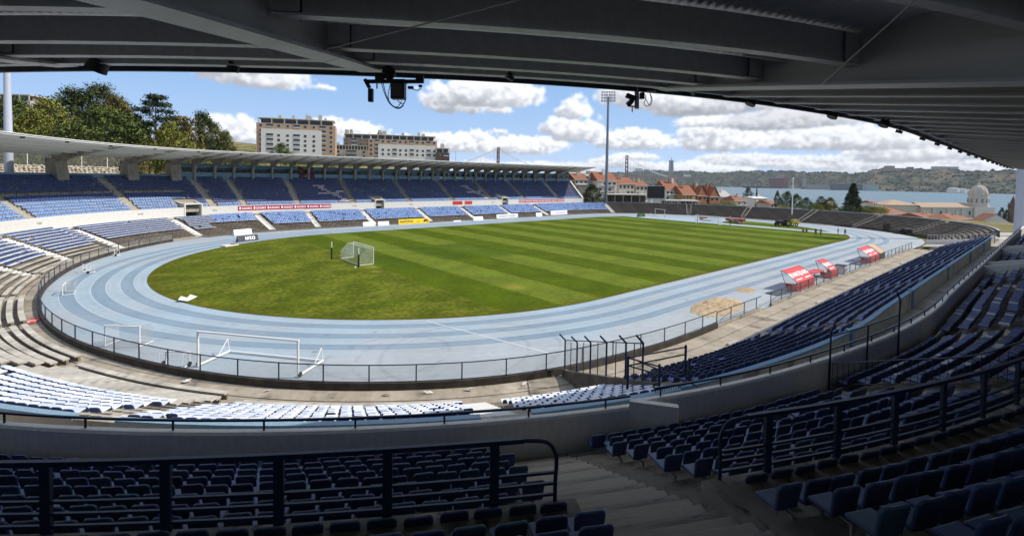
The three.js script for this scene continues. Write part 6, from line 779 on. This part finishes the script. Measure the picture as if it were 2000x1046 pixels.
house('white house just right of the scoreboard', 1298, 1333, 352, 371, 262, MAT.whitePaint, { floors: 3, cols: 4, chimneys: 4 }); house('ochre yellow house with red roof', 1331, 1362, 362, 380, 258, ochre, { floors: 2, cols: 4, chimneys: 1 }); house('rust red gabled house next to the ochre one', 1358, 1386, 362, 382, 268, rust, { gable: true, floors: 1, cols: 2, balcony: false, turn: 0.5 });
house('second rust red gabled house farther right', 1382, 1410, 364, 384, 272, rust, { gable: true, floors: 1, cols: 2, balcony: false, turn: 0.5 }); house('white house with a pale grey roof', 1406, 1432, 372, 384, 285, MAT.whitePaint, { floors: 1, cols: 3, roof: greyTile, chimneys: 1 }); house('low cream house with small red roof before the river', 1432, 1462, 382, 392, 270, MAT.cream, { floors: 1, cols: 4, hip: true, chimneys: 1 });
house('white flat-topped house with window band before the river', 1470, 1504, 384, 387, 290, MAT.whitePaint, { floors: 2, cols: 7, roof: MAT.whitePaint, chimneys: 1 }); house('small red roofed house left of the flagpole', 1503, 1522, 392, 397, 280, MAT.cream, { floors: 1, cols: 2, chimneys: 0 }); house('small ochre house half hidden among riverside trees', 1622, 1640, 395, 400, 280, ochre, { floors: 1, cols: 2, chimneys: 1 }); house('tiny white house right of the tall conifer', 1704, 1718, 392, 396, 360, MAT.whitePaint, { floors: 1, cols: 2, chimneys: 1 });
house('low house with broad red roof below the monastery', 1722, 1790, 405, 418, 330, MAT.cream, { floors: 1, cols: 5, hip: true, chimneys: 1, deep: 22 }); house('long red roofed house before the monastery nave', 1795, 1850, 417, 424, 300, MAT.cream, { floors: 1, cols: 5, chimneys: 2, deep: 16 }); house('red roofed house before the monastery dome', 1848, 1918, 419, 428, 290, MAT.cream, { floors: 1, cols: 5, hip: true, chimneys: 2, deep: 18 }); house('white gabled house at the right below the dome', 1925, 1968, 418, 434, 280, MAT.whitePaint, { gable: true, floors: 1, cols: 3, chimneys: 1, deep: 14, turn: -0.4 });
// ---------------------------------------------------------------- monastery
{
  const o = thing('monastery', 'long pale stone monastery with a domed tower by the river', 'monastery'), D = 560, S = D / FOCAL, p = at(1830, 424, D); o.position.copy(p); o.rotation.y = YAW - Math.PI / 2 + 0.14; const X = (px) => (px - 1830) * S * 1.1, roofM = std(lin(0.46, 0.33, 0.22), 0.9, { map: fineMap }), V3 = (x, y, z) => new THREE.Vector3(x, y, z);
  mesh('nave_wall', box(X(1908) - X(1798), 15, 20, (X(1908) + X(1798)) / 2, 4, -10), MAT.stone, o); mesh('nave_roof', poly([[V3(X(1798), 11.5, 0.6), V3(X(1908), 11.5, 0.6), V3(X(1908), 17, -10), V3(X(1798), 17, -10)], [V3(X(1798), 11.5, -20.6), V3(X(1798), 17, -10), V3(X(1908), 17, -10), V3(X(1908), 11.5, -20.6)]]), roofM, o);
  mesh('transept_wall', box(X(1800) - X(1732), 18, 24, (X(1800) + X(1732)) / 2, 5, -16), MAT.stone, o); mesh('transept_roof', poly([[V3(X(1731), 14, -3), V3(X(1801), 14, -3), V3(X(1766), 20, -16)], [V3(X(1801), 14, -3), V3(X(1801), 14, -29), V3(X(1766), 20, -16)], [V3(X(1731), 14, -29), V3(X(1731), 14, -3), V3(X(1766), 20, -16)]]), roofM, o);
  for (let i = 0; i < 4; i++) { const x = X(1808 + i * 30), w = mesh('arched_window', box(3.4, 6, 0.3, x, 5, 0.1), MAT.stone, o); mesh('pane', merge([box(2.2, 3.6, 0.2, x, 4.6, 0.3), new THREE.CylinderGeometry(1.1, 1.1, 0.2, 14).rotateX(Math.PI / 2).translate(x, 6.4, 0.3)]), MAT.darkIn, w); mesh('buttress', box(1.6, 15, 1.2, x + 9, 3.5, 0.6), MAT.stone, o); }
  for (let i = 0; i < 26; i++) mesh('pinnacle', new THREE.ConeGeometry(0.5, 2, 6).translate(X(1800 + i * 4.2), 12.4, 0.7), MAT.stone, o);
  mesh('choir_wall', box(X(1948) - X(1905), 17, 22, (X(1948) + X(1905)) / 2, 4, -9), MAT.stone, o);
  const tx = X(1931); mesh('tower', new THREE.CylinderGeometry(9.5, 10, 26, 12).translate(tx, 14, -8), MAT.stone, o); for (let i = 0; i < 12; i++) { const a = i / 12 * 6.283; mesh('tower_window', box(1.6, 5, 0.4).rotateY(-a + Math.PI / 2).translate(tx + Math.cos(a) * 9.6, 20, -8 + Math.sin(a) * 9.6), MAT.darkConcrete, o); mesh('pinnacle', new THREE.ConeGeometry(0.8, 3.5, 6).translate(tx + Math.cos(a) * 9.4, 28.5, -8 + Math.sin(a) * 9.4), MAT.stone, o); mesh('dome_rib', tube([0, 0.35, 0.7, 1.05, 1.4].map((q) => V3(tx + Math.cos(a) * 9 * Math.cos(q), 27 + 12 * Math.sin(q), -8 + Math.sin(a) * 9 * Math.cos(q))), 0.18, 10), MAT.stone, o); }
  mesh('dome', new THREE.SphereGeometry(8.8, 24, 12, 0, 7, 0, Math.PI / 2).scale(1, 1.35, 1).translate(tx, 27, -8), MAT.stone, o); mesh('lantern', new THREE.CylinderGeometry(1.3, 1.6, 3.5, 10).translate(tx, 40, -8), MAT.stone, o); mesh('cross', merge([box(0.4, 4, 0.4, tx, 43.5, -8), box(2, 0.4, 0.4, tx, 44, -8)]), MAT.stone, o);
  const sp = thing('church_spire', 'slender brown stone spire beside the pale corner mast', 'spire'), q = at(1978, 432, 470); sp.position.copy(q); const sm = std(lin(0.30, 0.20, 0.15), 0.9, { map: stainMap }); mesh('tower', box(6.5, 40, 6.5, 0, -6, 0), sm, sp); mesh('spire', new THREE.ConeGeometry(3.6, 12, 8).translate(0, 20, 0), sm, sp); for (const x of [-3, 3]) for (const z of [-3, 3]) mesh('pinnacle', new THREE.ConeGeometry(0.8, 5, 6).translate(x, 16.5, z), sm, sp); for (const y of [2, 9]) mesh('belfry_window', box(2, 4, 0.3, 0, y, 3.3), MAT.darkIn, sp);
}
// ---------------------------------------------------------------- apartment blocks on the hill
function flats(label, px0, px1, yTop, depth, turn, opt) {
  const p = at((px0 + px1) / 2, yTop, depth), w = (px1 - px0) * depth / FOCAL, D = 16, base = land(p.x, -p.z) - 1, h = p.y - base, o = thing('apartment_block', label, 'building', 'apartment blocks on the hill'), fh = 3.0, brickM = opt.wall || MAT.brick; o.position.set(p.x, base, p.z); o.rotation.y = YAW - Math.PI / 2 + turn;
  mesh('wall', box(w, h - fh, D, 0, (h - fh) / 2, -D / 2), brickM, o); mesh('top_storey', box(w * 0.9, fh, D * 0.7, 0, h - fh / 2, -D / 2 - 1), MAT.darkConcrete, o); mesh('roof', box(w * 0.97, 0.5, D * 0.92, 0, h + 0.2, -D / 2), MAT.cream, o);
  const n = opt.bays || 6; for (let i = 0; i <= n; i++) mesh('roof_column', box(0.5, fh, 0.5, -w * 0.47 + w * 0.94 * i / n, h - fh / 2, -0.5), MAT.cream, o); for (let i = 0; i < n; i++) mesh('top_window', box(w * 0.94 / n - 1.2, 1.9, 0.1, -w * 0.47 + w * 0.94 * (i + 0.5) / n, h - fh / 2, -D * 0.15 - 1.0 + 0.0), MAT.glass, o);
  const pw = opt.panel || [0.06, 0.86, 2], x0 = -w / 2 + w * pw[0], x1 = -w / 2 + w * pw[1], ph = h - fh * (pw[2] + 0.1); if (!opt.noPanel) mesh('white_front', box(x1 - x0, ph, 0.6, (x0 + x1) / 2, ph / 2, 0.25), MAT.whitePaint, o);
  const r = rng(px0); for (let f = 1; f < opt.floors; f++) { const y = h - fh * (f + 0.5), proud = !opt.noPanel && f >= pw[2]; let x = -w / 2 + 2.2; for (let i = 0; i < opt.cols; i++) { const big = (i % 3) === 1, cx = -w / 2 + w * (i + 0.5) / opt.cols, inP = proud && cx > x0 && cx < x1, ww = big ? w / opt.cols * 0.78 : 1.7, z = inP ? 0.58 : 0.04; const win = mesh('window', box(ww, big ? 2.0 : 1.7, 0.1, cx, y, z), big ? MAT.darkConcrete : r() < 0.2 ? MAT.whitePaint : MAT.greyPaint, o); mesh('pane', box(ww - 0.3, big ? 1.2 : 1.4, 0.06, cx, y + (big ? 0.35 : 0), z + 0.06), MAT.glass, win); if (big) mesh('balustrade', box(ww, 0.75, 0.08, cx, y - 0.65, z + 0.1), r() < 0.5 ? MAT.greyPaint : MAT.darkSteel, win); } }
  for (let i = 0; i < (opt.chimneys || 5); i++) { const x = (r() - 0.5) * w * 0.85, hh = 1.4 + r() * 2.2, c = mesh('chimney', box(1.4 + r() * 1.5, hh, 1.6, x, h + hh / 2 + 0.4, -D * (0.3 + r() * 0.4)), MAT.cream, o); mesh('chimney_cap', box(1.6, 0.5, 1.7, x, h + hh + 0.6, -D * 0.5), MAT.darkSteel, c); }
  return o;
}
flats('large brown brick apartment block with a white lower front', 508, 650, 233, 300, 0.3, { floors: 7, cols: 9, bays: 6, panel: [0.06, 0.82, 2.1], chimneys: 7 }); flats('longer brick apartment block with white front farther right', 722, 853, 265, 340, 0.28, { floors: 5, cols: 12, bays: 9, panel: [0.14, 0.98, 2.1], chimneys: 8 }); flats('plain brown block behind the longer apartment block', 672, 724, 262, 372, 0.28, { floors: 3, cols: 4, bays: 3, noPanel: true, wall: std(lin(0.30, 0.23, 0.16), 0.9, { map: concreteMap }), chimneys: 3 });
flats('pale louvred building between the two apartment blocks', 650, 722, 284, 350, 0.25, { floors: 3, cols: 3, bays: 12, noPanel: true, wall: MAT.cream, chimneys: 1 }); flats('brown annex at the right end of the longer block', 852, 878, 290, 345, 0.28, { floors: 2, cols: 2, bays: 2, noPanel: true, wall: umber, chimneys: 1 }); flats('white rounded apartment building far left above the trees', -60, 52, 184, 260, 0.1, { floors: 4, cols: 9, bays: 6, noPanel: true, wall: MAT.cream, chimneys: 1 });
// far housing on the slope between hill trees and the brown block
{ const r = rng(8); for (let i = 0; i < 14; i++) { const px = 444 + i * 4.4, y = 272 + i * 1.3 + r() * 3; slab('distant_house', `distant white house on the slope, ${['first', 'second', 'third', 'fourth', 'fifth', 'sixth', 'seventh', 'eighth', 'ninth', 'tenth', 'eleventh', 'twelfth', 'thirteenth', 'fourteenth'][i]} from the hill trees`, 'house', 'distant houses on the slope', px, px + 3.6 + r() * 2, y, y + 12, 480 + r() * 60, r() < 0.7 ? MAT.whitePaint : MAT.cream, 10, (o, w, h) => mesh('window', box(w * 0.4, 1.2, 0.2, 0, h - 1.8, 5.1), MAT.darkIn, o)); } }
// ---------------------------------------------------------------- wall, fence and hoarding behind the opposite stand
{
  const o = thing('rubble_wall', 'pale rubble stone wall behind the left part of the opposite stand', 'wall'), r = rng(19), st = [std(lin(0.60, 0.54, 0.44), 0.95), std(lin(0.50, 0.44, 0.35), 0.95), std(lin(0.66, 0.61, 0.52), 0.95)], geo = [0, 1, 2].map((k) => { const g = new THREE.IcosahedronGeometry(0.5, 0), p = g.attributes.position, q = rng(k + 3); const mv = new Map(); for (let i = 0; i < p.count; i++) { const key = [p.getX(i), p.getY(i), p.getZ(i)].map((v) => v.toFixed(3)).join(); if (!mv.has(key)) mv.set(key, 0.8 + q() * 0.4); const s = mv.get(key); p.setXYZ(i, p.getX(i) * s, p.getY(i) * s, p.getZ(i) * s); } g.computeVertexNormals(); return g; });
  mesh('wall_core', sweep(8, 64, rect(36.4, 37.2, 10.0, 14.0), 2, true), st[1], o);
  for (let i = 0; i < 290; i++) { const t = 34 + (i % 58) * 0.52 + r() * 0.3, z = 12.0 + Math.floor(i / 58) * 0.46 + r() * 0.1, m = mesh('stone', geo[i % 3], st[Math.floor(r() * 3)], o); m.position.copy(PV(t, 36.35, z)); m.scale.set(0.75 + r() * 0.35, 0.5 + r() * 0.15, 0.4); m.rotation.set(r(), NRM(t)[0], r() * 0.4); }
  const f = thing('wire_fence', 'white post and wire fence above the rubble wall', 'fence'); const ts = walk(10, 68, 38, 5); ts.forEach((t, i) => { mesh('post', rod(PV(t, 38, 13.6), PV(t, 38, 16.6), 0.07), MAT.whiteTube, f); if (i + 1 < ts.length) { mesh('mesh_panel', sweep(t, ts[i + 1], [[38, 14.2], [38, 16.4]], 2), chainLink, f); mesh('rail', sweep(t, ts[i + 1], rect(37.97, 38.03, 16.4, 16.46), 2, true), MAT.whiteTube, f); } });
  const h = slab('white_hoarding', 'white hoarding with faint lines above the stand roof', 'hoarding', null, 385, 433, 277, 294, 160, std(lin(0.62, 0.66, 0.70), 0.7), 0.6);
  for (const [px, y, y1, d, l] of [[115, 188, 290, 170, 'leftmost slim lamp post among the hill trees'], [172, 211, 290, 150, 'slim lamp post before the great pine'], [373, 238, 290, 140, 'slim lamp post left of the hoarding'], [382, 224, 292, 140, 'taller reddish lamp post at the hoarding'], [890, 296, 316, 420, 'slim lamp post right of the apartment blocks']]) { const q = thing('lamp_post', l, 'lamp post', 'lamp posts behind the opposite stand'), a = at(px, y, d), b = at(px, y1, d); mesh('pole', rod(new THREE.Vector3(a.x, b.y - 6, a.z), a, 0.16, 0.1), umber, q); mesh('lamp_head', box(0.7, 0.3, 0.4).translate(a.x, a.y, a.z), MAT.black, q); }
}
// ---------------------------------------------------------------- scoreboard and canopies behind the far terrace
{
  const o = thing('scoreboard', 'black electronic scoreboard on posts behind the far terrace', 'scoreboard'), D = 205, p = at(1281, 375, D); o.position.copy(p); o.rotation.y = YAW - Math.PI / 2 - 0.15; mesh('screen', box(7.2, 5.2, 0.2, 0, 0, 0.55), MAT.black, o); mesh('casing', box(7.5, 5.5, 1, 0, 0, 0), MAT.darkSteel, o); for (const x of [-2.5, 2.5]) mesh('post', box(0.4, 9, 0.4, x, -7, -0.2), MAT.darkSteel, o); mesh('platform', box(8.5, 0.3, 2, 0, -3.1, 0), MAT.greyPaint, o); for (let i = 0; i < 6; i++) mesh('brace', bar(new THREE.Vector3(4.3 + i * 1.1, -3.1, 0), new THREE.Vector3(5.2 + i * 1.1, -5.4, 0), 0.16), MAT.whitePaint, o);
  for (const [a, b, y, d, l] of [[1186, 1266, 380, 212, 'long white canopy roof behind the far terrace, left of the scoreboard'], [1300, 1366, 392, 210, 'low white canopy roof behind the far terrace, right of the scoreboard']]) { const c = thing('canopy', l, 'canopy', 'canopies behind the far terrace'), q = at((a + b) / 2, y, d), w = (b - a) * d / FOCAL; c.position.copy(q); c.rotation.y = YAW - Math.PI / 2 - 0.06; mesh('roof', box(w, 0.5, 6, 0, 0, -3), MAT.whitePaint, c); for (let i = 0; i <= 5; i++) mesh('post', box(0.25, 7, 0.25, -w / 2 + w * i / 5, -3.6, -0.5), MAT.greyPaint, c); mesh('rear_wall', box(w, 6, 0.3, 0, -3.4, -5.8), MAT.oldConcrete, c); }
}
scene.fog = new THREE.FogExp2(new THREE.Color().setRGB(0.75, 0.82, 0.92), 0.00004);
renderer.render(scene, camera);
